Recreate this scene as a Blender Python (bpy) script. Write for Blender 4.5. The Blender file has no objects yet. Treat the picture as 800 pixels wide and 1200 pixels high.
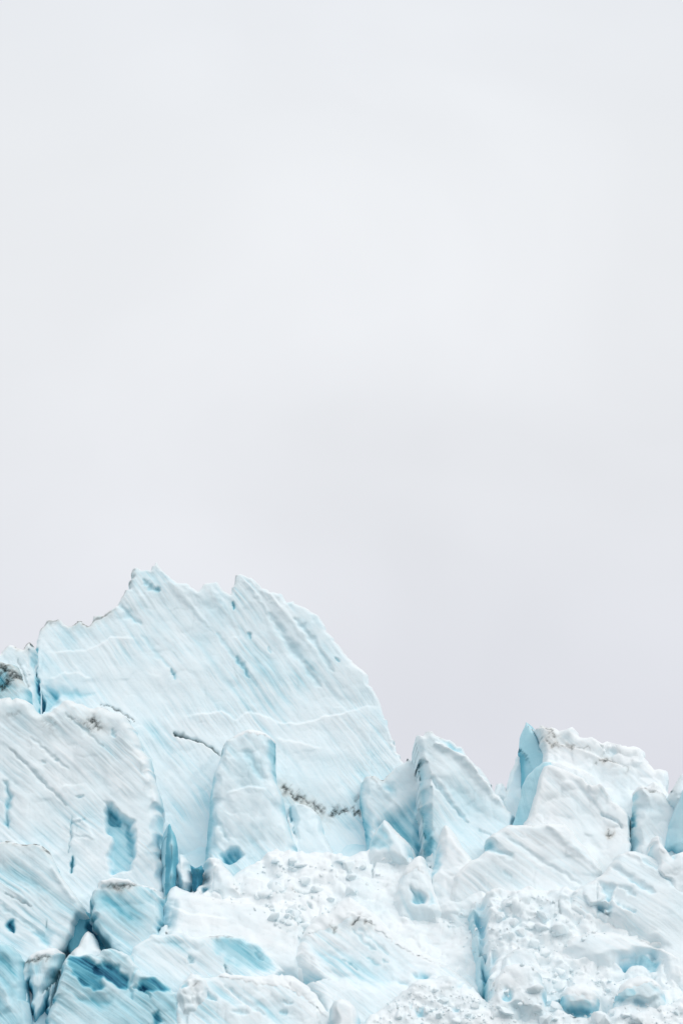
import bpy, bmesh, math, random
import numpy as np
from mathutils import Vector, noise as mnoise

random.seed(7)
RNG = np.random.default_rng(11)
SC = bpy.context.scene
COL = SC.collection

# ------------------------------------------------------------------ camera
CAM = np.array([0.0, 0.0, 12.0])
PITCH = math.radians(11.1)
FPX = 3750.0                      # focal length in pixels of an 800 px wide picture
cd = bpy.data.cameras.new('camera')
cd.sensor_fit = 'HORIZONTAL'; cd.sensor_width = 36.0; cd.lens = FPX / 800.0 * 36.0
cd.clip_start = 1.0; cd.clip_end = 12000.0
cam = bpy.data.objects.new('camera', cd); COL.objects.link(cam)
cam.location = CAM; cam.rotation_euler = (math.pi / 2 + PITCH, 0, 0)
SC.camera = cam

# ------------------------------------------------------------------ world: overcast sky over a Nishita sky
SUN_EL, SUN_AZ = math.radians(46), math.radians(140)      # azimuth clockwise from +Y: right of and behind the camera
w = bpy.data.worlds.new('World'); SC.world = w; w.use_nodes = True
nt = w.node_tree; nt.nodes.clear()
N = nt.nodes.new; Lk = nt.links.new
out = N('ShaderNodeOutputWorld'); bg = N('ShaderNodeBackground'); Lk(bg.outputs[0], out.inputs[0])
sky = N('ShaderNodeTexSky'); sky.sky_type = 'NISHITA'; sky.sun_disc = False
sky.sun_elevation = SUN_EL; sky.sun_rotation = SUN_AZ; sky.air_density = 1; sky.dust_density = 3
skm = N('ShaderNodeVectorMath'); skm.operation = 'SCALE'; skm.inputs['Scale'].default_value = 0.08
Lk(sky.outputs[0], skm.inputs[0])
tc = N('ShaderNodeTexCoord'); sep = N('ShaderNodeSeparateXYZ'); Lk(tc.outputs['Generated'], sep.inputs[0])
ramp = N('ShaderNodeValToRGB'); Lk(sep.outputs['Z'], ramp.inputs[0])
er = ramp.color_ramp
def srgb(r, g, b):
    f = lambda c: (c / 255 / 12.92) if c / 255 <= 0.04045 else ((c / 255 + 0.055) / 1.055) ** 2.4
    return (f(r), f(g), f(b), 1)
stops = [(0.0, (216, 216, 225)), (0.09, (221, 222, 231)), (0.14, (227, 229, 236)), (0.19, (234, 236, 241)),
         (0.27, (240, 242, 245)), (0.33, (236, 239, 243)), (0.42, (231, 234, 240)), (1.0, (244, 246, 249))]
er.interpolation = 'B_SPLINE'
er.elements[0].position = stops[0][0]; er.elements[0].color = srgb(*stops[0][1])
er.elements[1].position = stops[-1][0]; er.elements[1].color = srgb(*stops[-1][1])
for p, c in stops[1:-1]:
    e = er.elements.new(p); e.color = srgb(*c)
mp = N('ShaderNodeMapping'); mp.inputs['Scale'].default_value = (1.0, 1.0, 1.5); Lk(tc.outputs['Generated'], mp.inputs[0])
cn = N('ShaderNodeTexNoise'); cn.inputs['Scale'].default_value = 7.0; cn.inputs['Detail'].default_value = 4.0
cn.inputs['Roughness'].default_value = 0.45; cn.inputs['Distortion'].default_value = 0.4; Lk(mp.outputs[0], cn.inputs['Vector'])
cr = N('ShaderNodeMapRange'); cr.inputs[1].default_value = 0.3; cr.inputs[2].default_value = 0.7
cr.inputs[3].default_value = 0.955; cr.inputs[4].default_value = 1.045; Lk(cn.outputs[0], cr.inputs[0])
cm = N('ShaderNodeVectorMath'); cm.operation = 'SCALE'; Lk(ramp.outputs[0], cm.inputs[0]); Lk(cr.outputs[0], cm.inputs['Scale'])
mx = N('ShaderNodeMix'); mx.data_type = 'RGBA'; mx.inputs[0].default_value = 0.97
Lk(skm.outputs[0], mx.inputs[6]); Lk(cm.outputs[0], mx.inputs[7]); Lk(mx.outputs[2], bg.inputs[0])
bg.inputs[1].default_value = 1.0

sl = bpy.data.lights.new('sun', 'SUN'); sl.energy = 1.1; sl.angle = math.radians(50); sl.color = (1, 0.97, 0.93)
so = bpy.data.objects.new('sun', sl); COL.objects.link(so)
sdir = Vector((math.sin(SUN_AZ) * math.cos(SUN_EL), math.cos(SUN_AZ) * math.cos(SUN_EL), math.sin(SUN_EL)))
so.rotation_euler = sdir.to_track_quat('Z', 'Y').to_euler(); so.location = (150, -100, 300)
SC.view_settings.view_transform = 'Standard'; SC.view_settings.look = 'None'
SC.view_settings.exposure = 0.0; SC.view_settings.gamma = 1.0
try: SC.view_settings.use_curve_mapping = False
except Exception: pass
SC.cycles.max_bounces = 10; SC.cycles.diffuse_bounces = 9

# ------------------------------------------------------------------ materials
def mat_ice(name='ice'):
    m = bpy.data.materials.new(name); m.use_nodes = True
    t = m.node_tree; t.nodes.clear(); N = t.nodes.new; L = t.links.new
    out = N('ShaderNodeOutputMaterial'); p = N('ShaderNodeBsdfPrincipled'); L(p.outputs[0], out.inputs[0])
    geo = N('ShaderNodeNewGeometry')
    def attr(n):
        a = N('ShaderNodeAttribute'); a.attribute_name = n; return a.outputs['Fac']
    def noise(scale, detail=4, rough=0.6, sc=(1, 1, 1), rot=(0, 0, 0)):
        mp = N('ShaderNodeMapping'); mp.inputs['Scale'].default_value = sc; mp.inputs['Rotation'].default_value = rot
        L(geo.outputs['Position'], mp.inputs[0])
        n = N('ShaderNodeTexNoise'); n.inputs['Scale'].default_value = scale; n.inputs['Detail'].default_value = detail
        n.inputs['Roughness'].default_value = rough; L(mp.outputs[0], n.inputs['Vector']); return n.outputs[0]
    def math_(op, a, b=None, c=None, clamp=False):
        n = N('ShaderNodeMath'); n.operation = op; n.use_clamp = clamp
        for i, v in enumerate((a, b, c)):
            if v is None: continue
            if isinstance(v, (int, float)): n.inputs[i].default_value = v
            else: L(v, n.inputs[i])
        return n.outputs[0]
    nb = noise(0.35, 4); nf = noise(3.0, 5, 0.7)
    fo = N('ShaderNodeAttribute'); fo.attribute_name = 'foliation'
    def fol(sx, sy, det, rough):
        mp = N('ShaderNodeMapping'); mp.inputs['Scale'].default_value = (sx, sy, 1); L(fo.outputs['Vector'], mp.inputs[0])
        n = N('ShaderNodeTexNoise'); n.inputs['Scale'].default_value = 1.0; n.inputs['Detail'].default_value = det
        n.inputs['Roughness'].default_value = rough; L(mp.outputs[0], n.inputs['Vector']); return n.outputs[0]
    f1 = fol(.13, 3.6, 4, .65); f2 = fol(.30, 9.0, 3, .6); f3 = fol(.10, 4.2, 2, .5); f4 = noise(.5, 3)
    thin = math_('MULTIPLY', math_('SUBTRACT', 1.0, math_('MULTIPLY', math_('ABSOLUTE', math_('SUBTRACT', f3, .5)), 26.0), None, True), math_('MULTIPLY_ADD', f4, 3.0, -1.1, True))
    fa = attr('fine_lines')
    lines = math_('MULTIPLY', fa, math_('ADD', math_('MULTIPLY', math_('SUBTRACT', f1, .5), .5), math_('MULTIPLY', math_('SUBTRACT', f2, .5), .75)))
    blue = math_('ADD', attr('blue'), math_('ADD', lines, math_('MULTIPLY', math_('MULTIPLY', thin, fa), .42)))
    blue = math_('ADD', blue, math_('MULTIPLY', math_('SUBTRACT', nb, 0.5), 0.16))
    blue = math_('ADD', blue, math_('MULTIPLY', math_('SUBTRACT', nf, 0.5), 0.08), None, True)
    rp = N('ShaderNodeValToRGB'); L(blue, rp.inputs[0]); e = rp.color_ramp
    st = [(0.0, (0.895, 0.94, 0.955)), (0.18, (0.78, 0.90, 0.94)), (0.38, (0.50, 0.76, 0.84)), (0.6, (0.21, 0.54, 0.65)),
          (0.8, (0.07, 0.33, 0.46)), (1.0, (0.012, 0.09, 0.18))]
    e.elements[0].position = 0; e.elements[0].color = (*st[0][1], 1); e.elements[1].position = 1; e.elements[1].color = (*st[-1][1], 1)
    for q, c in st[1:-1]:
        k = e.elements.new(q); k.color = (*c, 1)
    def mix(fac, a, b):
        n = N('ShaderNodeMix'); n.data_type = 'RGBA'; L(fac, n.inputs[0])
        (L(a, n.inputs[6]) if not isinstance(a, tuple) else setattr(n.inputs[6], 'default_value', (*a, 1)))
        (L(b, n.inputs[7]) if not isinstance(b, tuple) else setattr(n.inputs[7], 'default_value', (*b, 1)))
        return n.outputs[2]
    dust = math_('MULTIPLY', attr('dust'), math_('MULTIPLY_ADD', noise(5.0, 6, 0.75), 1.6, -0.25), None, True)
    c1 = mix(dust, rp.outputs[0], (0.62, 0.585, 0.53))
    dn = math_('MULTIPLY_ADD', noise(6.0, 6, 0.8), 2.2, -0.75)
    da = attr('dirt')
    dirt = math_('ADD', da, math_('MULTIPLY', math_('MULTIPLY', da, 1.6), math_('SUBTRACT', dn, 0.45)), None, True)
    c2 = mix(dirt, c1, (0.02, 0.035, 0.035))
    L(c2, p.inputs['Base Color'])
    p.inputs['Roughness'].default_value = 0.52
    p.inputs['Specular IOR Level'].default_value = 0.35
    p.inputs['IOR'].default_value = 1.31
    p.inputs['Subsurface Weight'].default_value = 0.0; p.inputs['Subsurface Radius'].default_value = (0.35, 0.8, 1.0); p.inputs['Subsurface Scale'].default_value = 0.10
    hb = math_('ADD', math_('MULTIPLY', nf, 0.12), math_('MULTIPLY', noise(11.0, 4, 0.7), 0.05))
    hb = math_('ADD', hb, math_('MULTIPLY', math_('ADD', math_('MULTIPLY', thin, .18), math_('ADD', f1, math_('MULTIPLY', f2, .6))), math_('MULTIPLY', fa, -0.45)))
    b = N('ShaderNodeBump'); b.inputs['Strength'].default_value = 0.45; b.inputs['Distance'].default_value = 1.0
    L(hb, b.inputs['Height']); L(b.outputs[0], p.inputs['Normal'])
    return m
ICE = mat_ice()

def mat_simple(name, col, rough, bump=None, var=0.3, scale=4.0):
    m = bpy.data.materials.new(name); m.use_nodes = True; t = m.node_tree; p = t.nodes['Principled BSDF']
    p.inputs['Roughness'].default_value = rough
    geo = t.nodes.new('ShaderNodeNewGeometry'); n = t.nodes.new('ShaderNodeTexNoise'); n.inputs['Scale'].default_value = scale
    n.inputs['Detail'].default_value = 5; t.links.new(geo.outputs['Position'], n.inputs['Vector'])
    mx = t.nodes.new('ShaderNodeMix'); mx.data_type = 'RGBA'; t.links.new(n.outputs[0], mx.inputs[0])
    mx.inputs[6].default_value = (*[c * (1 - var) for c in col], 1); mx.inputs[7].default_value = (*[min(1, c * (1 + var)) for c in col], 1)
    t.links.new(mx.outputs[2], p.inputs['Base Color'])
    if bump:
        b = t.nodes.new('ShaderNodeBump'); b.inputs['Distance'].default_value = bump; t.links.new(n.outputs[0], b.inputs['Height'])
        t.links.new(b.outputs[0], p.inputs['Normal'])
    return m
ROCK = mat_simple('moraine_grit', (0.05, 0.052, 0.048), 0.9, 0.02)
WATER = mat_simple('sea_water', (0.03, 0.09, 0.10), 0.08, 0.3, 0.2, 0.6)

# ------------------------------------------------------------------ geometry helpers
cp_, sp_ = math.cos(PITCH), math.sin(PITCH)
def ray(px, py):
    cx = (np.asarray(px, float) - 400.0) / FPX; cy = (600.0 - np.asarray(py, float)) / FPX
    return cx, cp_ - cy * sp_, sp_ + cy * cp_
def project(P):
    d = P - CAM; dep = d[:, 1] * cp_ + d[:, 2] * sp_; up = -d[:, 1] * sp_ + d[:, 2] * cp_
    return 400 + FPX * d[:, 0] / dep, 600 - FPX * up / dep

def _hash(ix, iy, seed):
    h = (ix * 374761393 + iy * 668265263 + seed * 1442695041) & 0xFFFFFFFF
    h = ((h ^ (h >> 13)) * 1274126177) & 0xFFFFFFFF
    h = ((h ^ (h >> 16)) * 2246822519) & 0xFFFFFFFF
    return ((h ^ (h >> 15)) & 0xFFFFFF) / float(0x1000000)
def gn(x, y, seed=0):
    ix = np.floor(x).astype(np.int64); iy = np.floor(y).astype(np.int64); fx = x - ix; fy = y - iy
    u = fx * fx * fx * (fx * (fx * 6 - 15) + 10); v = fy * fy * fy * (fy * (fy * 6 - 15) + 10)
    def g(dx, dy):
        a = _hash(ix + dx, iy + dy, seed) * 2 * math.pi
        return np.cos(a) * (fx - dx) + np.sin(a) * (fy - dy)
    a = g(0, 0); b = g(1, 0); c = g(0, 1); d = g(1, 1)
    return ((a + (b - a) * u) * (1 - v) + (c + (d - c) * u) * v) * 1.5
def fbm(x, y, seed=0, octv=4, gain=0.5):
    s = 0; a = 1.0
    for i in range(octv):
        s = s + a * gn(x, y, seed + i * 17); x = x * 2.03 + 5.1; y = y * 2.03 - 3.7; a *= gain
    return s
def facets(x, y, seed, tilt=0.7, curv=0.35):
    """broken-block relief: the highest of tilted, gently domed faces, one per jittered cell"""
    ix = np.floor(x).astype(np.int64); iy = np.floor(y).astype(np.int64); best = np.full(x.shape, -1e9)
    for dx in (-1, 0, 1):
        for dy in (-1, 0, 1):
            cx = ix + dx; cy = iy + dy
            ox = cx + _hash(cx, cy, seed); oy = cy + _hash(cx, cy, seed + 3)
            ddx = x - ox; ddy = y - oy
            g1 = (_hash(cx, cy, seed + 5) - 0.5) * 2 * tilt; g2 = (_hash(cx, cy, seed + 9) - 0.5) * 2 * tilt
            h = _hash(cx, cy, seed + 13) * 0.5
            best = np.maximum(best, h + g1 * ddx + g2 * ddy - curv * (ddx * ddx + ddy * ddy) - 0.4 * (ddx ** 4 + ddy ** 4))
    return best
def sstep(a, b, x):
    t = np.clip((x - a) / (b - a), 0, 1); return t * t * (3 - 2 * t)

def seg_dist(X, Z, pts, closed):
    """distance to a polyline, nearest point, side of it, position along it (0..1)"""
    P = np.asarray(pts, float); Q = np.roll(P, -1, 0) if closed else P[1:]
    A = P if closed else P[:-1]
    n = len(A); best = np.full(X.shape, 1e18); nx = np.zeros(X.shape); nz = np.zeros(X.shape)
    side = np.zeros(X.shape); par = np.zeros(X.shape); inside = np.zeros(X.shape, bool)
    for i in range(n):
        ax, az = A[i]; bx, bz = Q[i]; ex, ez = bx - ax, bz - az; l2 = ex * ex + ez * ez + 1e-12
        t = np.clip(((X - ax) * ex + (Z - az) * ez) / l2, 0, 1)
        qx = ax + t * ex; qz = az + t * ez; d = (X - qx) ** 2 + (Z - qz) ** 2
        k = d < best
        best = np.where(k, d, best); nx = np.where(k, qx, nx); nz = np.where(k, qz, nz)
        if not closed:
            side = np.where(k, ex * (Z - az) - ez * (X - ax), side); par = np.where(k, (i + t) / n, par)
        else:
            c = ((az > Z) != (bz > Z))
            with np.errstate(divide='ignore', invalid='ignore'):
                xi = ax + (Z - az) / (bz - az + 1e-15) * ex
            inside ^= (c & (X < xi))
    return np.sqrt(best), nx, nz, side, par, inside

def new_mesh(name, V, F, smooth=True, attrs=None, mat=None):
    me = bpy.data.meshes.new(name)
    me.vertices.add(len(V)); me.vertices.foreach_set('co', np.asarray(V, np.float32).ravel())
    loops = []; starts = []; n = 0
    for f in F:                                   # F: list of (k, m) arrays, one per face size
        k = f.shape[1]; loops.append(f.ravel()); starts.append(n + np.arange(f.shape[0]) * k); n += f.size
    loops = np.concatenate(loops).astype(np.int32); starts = np.concatenate(starts).astype(np.int32)
    me.loops.add(len(loops)); me.loops.foreach_set('vertex_index', loops)
    me.polygons.add(len(starts)); me.polygons.foreach_set('loop_start', starts)
    me.update(calc_edges=True); me.validate()
    if smooth: me.polygons.foreach_set('use_smooth', np.ones(len(me.polygons), bool))
    for k, a in (attrs or {}).items():
        a = np.asarray(a, np.float32)
        if a.ndim == 2: at = me.attributes.new(k, 'FLOAT_VECTOR', 'POINT'); at.data.foreach_set('vector', a.ravel())
        else: at = me.attributes.new(k, 'FLOAT', 'POINT'); at.data.foreach_set('value', a)
    if mat: me.materials.append(mat)
    return me

DB_W, DB_H = 400, 600
DEPTH = np.full((DB_H + 60, DB_W + 40), 1e9)          # nearest surface per picture cell, used only to rest loose blocks on what they stand on
def splat(P):
    px, py = project(P); ix = np.round(px / 2).astype(int) + 20; iy = np.round(py / 2).astype(int)
    ok = (ix >= 0) & (ix < DB_W + 40) & (iy >= 0) & (iy < DB_H + 60)
    np.minimum.at(DEPTH, (iy[ok], ix[ok]), P[ok, 1])

def make_grit(parent, pts, nrm, rad=(0.02, 0.06)):
    V = []; F = []
    base = np.array([(1, 0, -.3), (-.5, .87, -.3), (-.5, -.87, -.3), (0.1, 0, .8), (.3, .3, -.9)], float)
    fc = np.array([(0, 1, 3), (1, 2, 3), (2, 0, 3), (1, 0, 4), (2, 1, 4), (0, 2, 4)])
    for i, p in enumerate(pts):
        r = random.uniform(*rad); a = random.random() * 6.28; c, s = math.cos(a), math.sin(a)
        b = base * r * RNG.uniform(.6, 1.4, base.shape); b = np.stack([b[:, 0] * c - b[:, 1] * s, b[:, 0] * s + b[:, 1] * c, b[:, 2]], 1)
        V.append(b + p + nrm * r * 0.3); F.append(fc + 5 * i)
    me = new_mesh('debris_band', np.concatenate(V), [np.concatenate(F)], False, None, ROCK)
    o = bpy.data.objects.new('debris_band', me); COL.objects.link(o); o.parent = parent; o['kind'] = 'stuff'
    return o

COUNT = [0]
def smooth_depth(n=3):
    D = DEPTH.copy()
    for _ in range(3):                  # close pinholes
        m = D.copy()
        for sx, sy in ((1, 0), (-1, 0), (0, 1), (0, -1)): m = np.minimum(m, np.roll(np.roll(D, sx, 1), sy, 0))
        D = np.where(D > 1e8, m, D)
    ok = (D < 1e8).astype(float); D = np.where(ok > 0, D, 0.0)
    a = D * ok; wgt = ok.copy()
    for _ in range(n):
        a2 = a.copy(); w2 = wgt.copy()
        for sx, sy in ((1, 0), (-1, 0), (0, 1), (0, -1)):
            a2 += np.roll(np.roll(a, sx, 1), sy, 0); w2 += np.roll(np.roll(wgt, sx, 1), sy, 0)
        a, wgt = a2 / 5, w2 / 5
    return np.where((wgt > .35) & (ok > 0), a / np.maximum(wgt, 1e-6), 0.0)
def sample_depth(D, px, py):
    fx = np.clip(px / 2 + 20, 0, D.shape[1] - 1.01); fy = np.clip(py / 2, 0, D.shape[0] - 1.01)
    ix = fx.astype(int); iy = fy.astype(int); u = fx - ix; v = fy - iy
    q = [D[iy, ix], D[iy, ix + 1], D[iy + 1, ix], D[iy + 1, ix + 1]]; val = np.minimum.reduce(q) > 1
    r = (q[0] * (1 - u) + q[1] * u) * (1 - v) + (q[2] * (1 - u) + q[3] * u) * v
    return r, val & (py < 1300)
def serac(name, label, cat, poly, Yb, lean=0.3, yaw=0.0, R=1.4, wt=2.2, ws=0.9, ang=-45, stria=0.10, lump=0.0, fac=0.25,
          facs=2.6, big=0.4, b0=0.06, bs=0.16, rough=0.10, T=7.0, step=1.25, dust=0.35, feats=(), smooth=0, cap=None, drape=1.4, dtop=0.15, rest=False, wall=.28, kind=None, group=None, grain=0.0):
    """one free-standing mass of glacier ice: outline -> relief front face -> closed body T metres deep"""
    COUNT[0] += 1; seed = COUNT[0] * 101
    poly = np.asarray(poly, float); R = R * .65; big = big * .65; wt = wt * .8; ws = ws * .8
    SD = smooth_depth(4)
    if rest:                            # stand it on the ice already there: depth taken under its foot
        low = poly[poly[:, 1] > poly[:, 1].max() - 0.25 * np.ptp(poly[:, 1])]
        r, ok = sample_depth(SD, low[:, 0], low[:, 1])
        if ok.any(): Yb = float(np.median(r[ok])) + (0.35 if rest is True else rest)
    ib = np.argmax(poly[:, 1]); dx, dy, dz = ray(poly[:, 0].mean(), poly[ib, 1]); t = Yb / dy; xc = dx * t; zb = CAM[2] + dz * t
    def to_plane(pts, off=0.0):
        pts = np.asarray(pts, float); dx, dy, dz = ray(pts[:, 0], pts[:, 1])
        t = (Yb - off + lean * (CAM[2] - zb) - yaw * xc) / (dy - lean * dz - yaw * dx)
        return np.stack([dx * t, CAM[2] + dz * t], 1)
    P0 = to_plane(poly)
    # roughen the outline
    pts = []
    n = len(P0)
    for i in range(n):
        a, b = P0[i], P0[(i + 1) % n]; L = np.linalg.norm(b - a); k = max(1, int(L / 0.25))
        for j in range(k): pts.append(a + (b - a) * j / k)
    pts = np.array(pts); nb = np.roll(pts, -1, 0) - np.roll(pts, 1, 0); nb /= (np.linalg.norm(nb, axis=1)[:, None] + 1e-9)
    nr = np.stack([nb[:, 1], -nb[:, 0]], 1)
    ar = np.arange(len(pts)) * 0.35
    rr = np.random.default_rng(seed); m_ = len(pts)
    def teeth(k):                       # broken-edge profile: straight runs between random corners
        kn = np.sort(rr.choice(m_, max(3, m_ // k), replace=False)); return np.interp(np.arange(m_), kn, rr.normal(0, 1, len(kn)), period=m_)
    off = rough * (0.75 * teeth(5) + 0.65 * teeth(2))
    pts = pts + nr * off[:, None]
    h = step * 0.0815 * Yb / 305
    x0, z0 = pts.min(0) - 2 * h; x1, z1 = pts.max(0) + 2 * h
    gx = np.arange(x0, x1, h); gz = np.arange(z0, z1, h); X, Z = np.meshgrid(gx, gz)
    shp = X.shape; X = X.ravel(); Z = Z.ravel()
    d, qx, qz, _, _, ins = seg_dist(X, Z, pts, True)
    s = np.where(ins, d, -d)
    snap = (np.abs(s) < 0.5 * h)
    ny = np.where(s > 0, (qz - Z) / (d + 1e-9), 0)
    X = np.where(snap, qx, X); Z = np.where(snap, qz, Z); s = np.where(snap, 0.0, s); d = np.maximum(s, 0)
    keep = (s >= 0).reshape(shp)
    tt = sstep(-0.3, 0.85, ny); wv = (0.65 * ws + (0.7 * wt - 0.65 * ws) * tt)
    bt = sstep(.1, .8, -np.where(s > 0, (qz - Z) / (d + 1e-9), 0)); wv = wv + (np.maximum(wv, 1.7 * R) - wv) * bt
    # soften the direction dependence so it does not crease along the medial axis
    W2 = wv.reshape(shp)
    for _ in range(6):
        W2 = (W2 + np.roll(W2, 2, 0) + np.roll(W2, -2, 0) + np.roll(W2, 2, 1) + np.roll(W2, -2, 1)) / 5
    c = np.clip(d / np.maximum(W2.ravel(), 0.05), 0, 1)
    edge = np.clip(d / 0.5, 0, 1)
    wx = X + 0.5 * fbm(X / 3.0, Z / 3.0, seed + 1, 3); wz = Z + 0.5 * fbm(X / 3.0 + 9, Z / 3.0, seed + 2, 3)
    F = R * (1 - (1 - c) ** 2.2) * (1 + 0.25 * gn(X / 4, Z / 4, seed + 8))
    F = F + big * fbm(wx / 7, wz / 7, seed + 3, 3) * edge
    if fac:
        F = F + fac * (facets(wx / facs, wz / facs, seed + 21, 1.0, 0.2) + 0.35 * facets(wx / facs * 2.3, wz / facs * 2.3, seed + 31, 1.3, 0.15)) * edge
    ca, sa = math.cos(math.radians(ang)), math.sin(math.radians(ang))
    jit = 0.25 * fbm(X / 8.0, Z / 8.0, seed + 77, 2)
    lx = X + .12 * (wx - X); lz = Z + .12 * (wz - Z); al = lx * ca + lz * sa; pe = -lx * sa + lz * ca + jit
    bands = fbm(al / 14.0, pe / 0.62, seed + 41, 4, 0.62)                      # foliation
    flutes = fbm(al / 9.0 + 3, pe / 1.5, seed + 47, 3, 0.5)
    fine = fbm(al / 3.6, pe / 0.26, seed + 51, 2, 0.6)
    patchy = sstep(-0.5, 0.6, fbm(X / 6, Z / 6, seed + 61, 2))
    F = F + 0.62 * stria * (0.75 * bands - 1.3 * np.abs(flutes) + 0.30 * fine) * (0.35 + 0.65 * patchy) * edge
    if lump:
        F = F + lump * (facets(wx / 1.1 + wz * .3, wz / 0.8, seed + 71, 1.4, 0.25) + 0.5 * facets(wx / 0.5 - wz * .3, wz / 0.42, seed + 73, 1.5, 0.3)) * edge
    if grain:
        F = F + grain * (fbm(X / 0.35, Z / 0.3, seed + 91, 3, 0.6)) * edge
    blue = b0 + .8 * bs * (0.5 * np.clip(-flutes, 0, 1) + 0.6 * np.clip(-bands, 0, 1) ** 1.3) * (0.4 + 0.9 * patchy) + 0.06 * fbm(X / 5, Z / 5, seed + 81, 2)
    # snowier, dustier lip where the face rolls over to the top
    topness = tt * np.clip(1 - d / max(wt * 0.7, .3), 0, 1)
    blue = blue - 0.12 * topness; dst = dust * topness + 0.10 * np.clip(bands, 0, 1) * patchy
    dirt = np.zeros(X.shape)
    for f in feats:
        k = f[0]
        if k == 'patch':          # hollow of bluer ice: points, blue, depth, softness
            _, pp, bl, dep, sf = f; q = to_plane(pp, R)
            lo = q.min(0) - 1.5; hi = q.max(0) + 1.5; m = (X > lo[0]) & (X < hi[0]) & (Z > lo[1]) & (Z < hi[1])
            if not m.any(): continue
            dd, _, _, _, _, i2 = seg_dist(X[m] + .25 * gn(X[m] / .8, Z[m] / .8, seed + 5), Z[m] + .25 * gn(X[m] / .8, Z[m] / .8, seed + 6), q, True)
            sg = np.where(i2, dd, -dd); wgt = sstep(-0.35 * sf, sf, sg)
            tex = 0.75 + 0.5 * np.clip(0.5 - bands[m], 0, 1)
            F[m] -= dep * wgt; blue[m] = blue[m] + (bl * tex * wgt); dst[m] *= (1 - wgt)
        elif k == 'crack':        # groove: points, half width, depth, blue, dirt
            _, pp, wd, dep, bl, di = f; q = to_plane(pp, R)
            lo = q.min(0) - 2; hi = q.max(0) + 2; m = (X > lo[0]) & (X < hi[0]) & (Z > lo[1]) & (Z < hi[1])
            if not m.any(): continue
            wob = .12 * gn(X[m] / .6, Z[m] / .6, seed + 7)
            dd, _, _, sd, pr, _ = seg_dist(X[m] + wob, Z[m] + wob, q, False)
            wd = wd if di > .3 else wd * .62; bl = bl * (.72 if bl > .5 else .58); tp = np.clip(4 * pr * (1 - pr), 0, 1) ** 0.5 * (0.75 + 0.5 * gn(pr * 7, pr * 0 + .3, seed)); ww = wd * (0.25 + 0.75 * tp)
            wgt = np.exp(-(dd / ww) ** 2)
            F[m] -= dep * wgt * (0.3 + .7 * tp); blue[m] += bl * wgt; dirt[m] = np.maximum(dirt[m], di * np.exp(-(dd / (ww * 0.75)) ** 2))
        elif k == 'ledge':        # step: ice below the line stands proud by height, fading over length
            _, pp, hh, Lf = f; q = to_plane(pp, R)
            lo = q.min(0) - 8 * Lf; hi = q.max(0) + 8 * Lf; m = (X > lo[0]) & (X < hi[0]) & (Z > lo[1]) & (Z < hi[1])
            if not m.any(): continue
            wob = .15 * gn(X[m] / 1.1, Z[m] / 1.1, seed + 9) + .07 * gn(X[m] / .35, Z[m] / .35, seed + 19)
            dd, _, _, sd, pr, _ = seg_dist(X[m], Z[m] + wob, q, False)
            tp = sstep(0, .15, pr) * sstep(0, .15, 1 - pr)
            sgn = np.where(sd < 0, dd, -dd)
            F[m] += hh * tp * sstep(-0.12, 0.22, sgn) * np.exp(-np.maximum(sgn, 0) / Lf)
            blue[m] -= 0.07 * tp * np.exp(-np.maximum(sgn, 0) / (Lf * .6)) * (sgn > 0)
        elif k == 'dirt':         # grit smear: points, half width, amount
            _, pp, wd, am = f; q = to_plane(pp, R * .3)
            lo = q.min(0) - 2; hi = q.max(0) + 2; m = (X > lo[0]) & (X < hi[0]) & (Z > lo[1]) & (Z < hi[1])
            if not m.any(): continue
            wob = .35 * gn(X[m] / .5, Z[m] / .5, seed + 7)
            dd, _, _, sd, pr, _ = seg_dist(X[m] + wob, Z[m] + wob, q, False)
            wv2 = .7 * wd * (0.55 + 0.9 * np.clip(gn(pr * 9, pr * 0 + .7, seed + 3) + .3, 0, 1))
            e = np.exp(-(dd / wv2) ** 2); dirt[m] = np.maximum(dirt[m], am * e)
            dst[m] += 0.6 * am * np.exp(-(dd / (2.2 * wd)) ** 2)
            F[m] -= .12 * am * e
    nrm = np.array([yaw, -1.0, lean]); nrm /= np.linalg.norm(nrm)
    planeY = Yb + lean * (Z - zb) + yaw * (X - xc)
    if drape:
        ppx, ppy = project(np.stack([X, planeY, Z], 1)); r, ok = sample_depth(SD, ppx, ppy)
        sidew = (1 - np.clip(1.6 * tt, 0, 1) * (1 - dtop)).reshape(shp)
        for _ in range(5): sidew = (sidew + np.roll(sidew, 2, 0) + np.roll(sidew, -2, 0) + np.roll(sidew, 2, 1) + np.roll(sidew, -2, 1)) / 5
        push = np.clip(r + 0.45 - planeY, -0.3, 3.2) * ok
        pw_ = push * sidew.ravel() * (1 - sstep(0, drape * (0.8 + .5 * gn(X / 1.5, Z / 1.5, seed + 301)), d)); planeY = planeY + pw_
        blue = blue + wall * sstep(.4, 2.2, pw_)      # bluer ice colour on receding flanks, painted in to turn their grey shade cyan
    F = np.where(s <= 0, 0, F)
    if smooth:
        G = F.reshape(shp)
        for _ in range(smooth): G = (G * 2 + np.roll(G, 1, 0) + np.roll(G, -1, 0) + np.roll(G, 1, 1) + np.roll(G, -1, 1)) / 6
        F = np.where(s <= 0, 0, G.ravel())
    V = np.stack([X, planeY, Z], 1) + nrm * F[:, None]
    idx = np.arange(len(X)).reshape(shp)
    q = keep[:-1, :-1] & keep[1:, :-1] & keep[:-1, 1:] & keep[1:, 1:]
    a = idx[:-1, :-1][q]; b = idx[:-1, 1:][q]; c4 = idx[1:, 1:][q]; e4 = idx[1:, :-1][q]
    quads = np.stack([a, b, c4, e4], 1)
    used, inv = np.unique(quads, return_inverse=True); quads = inv.reshape(quads.shape)
    V = V[used]; at = {'blue': np.clip(blue[used], 0, 1), 'dust': np.clip(dst[used], 0, 1), 'dirt': np.clip(dirt[used], 0, 1)}
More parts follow.
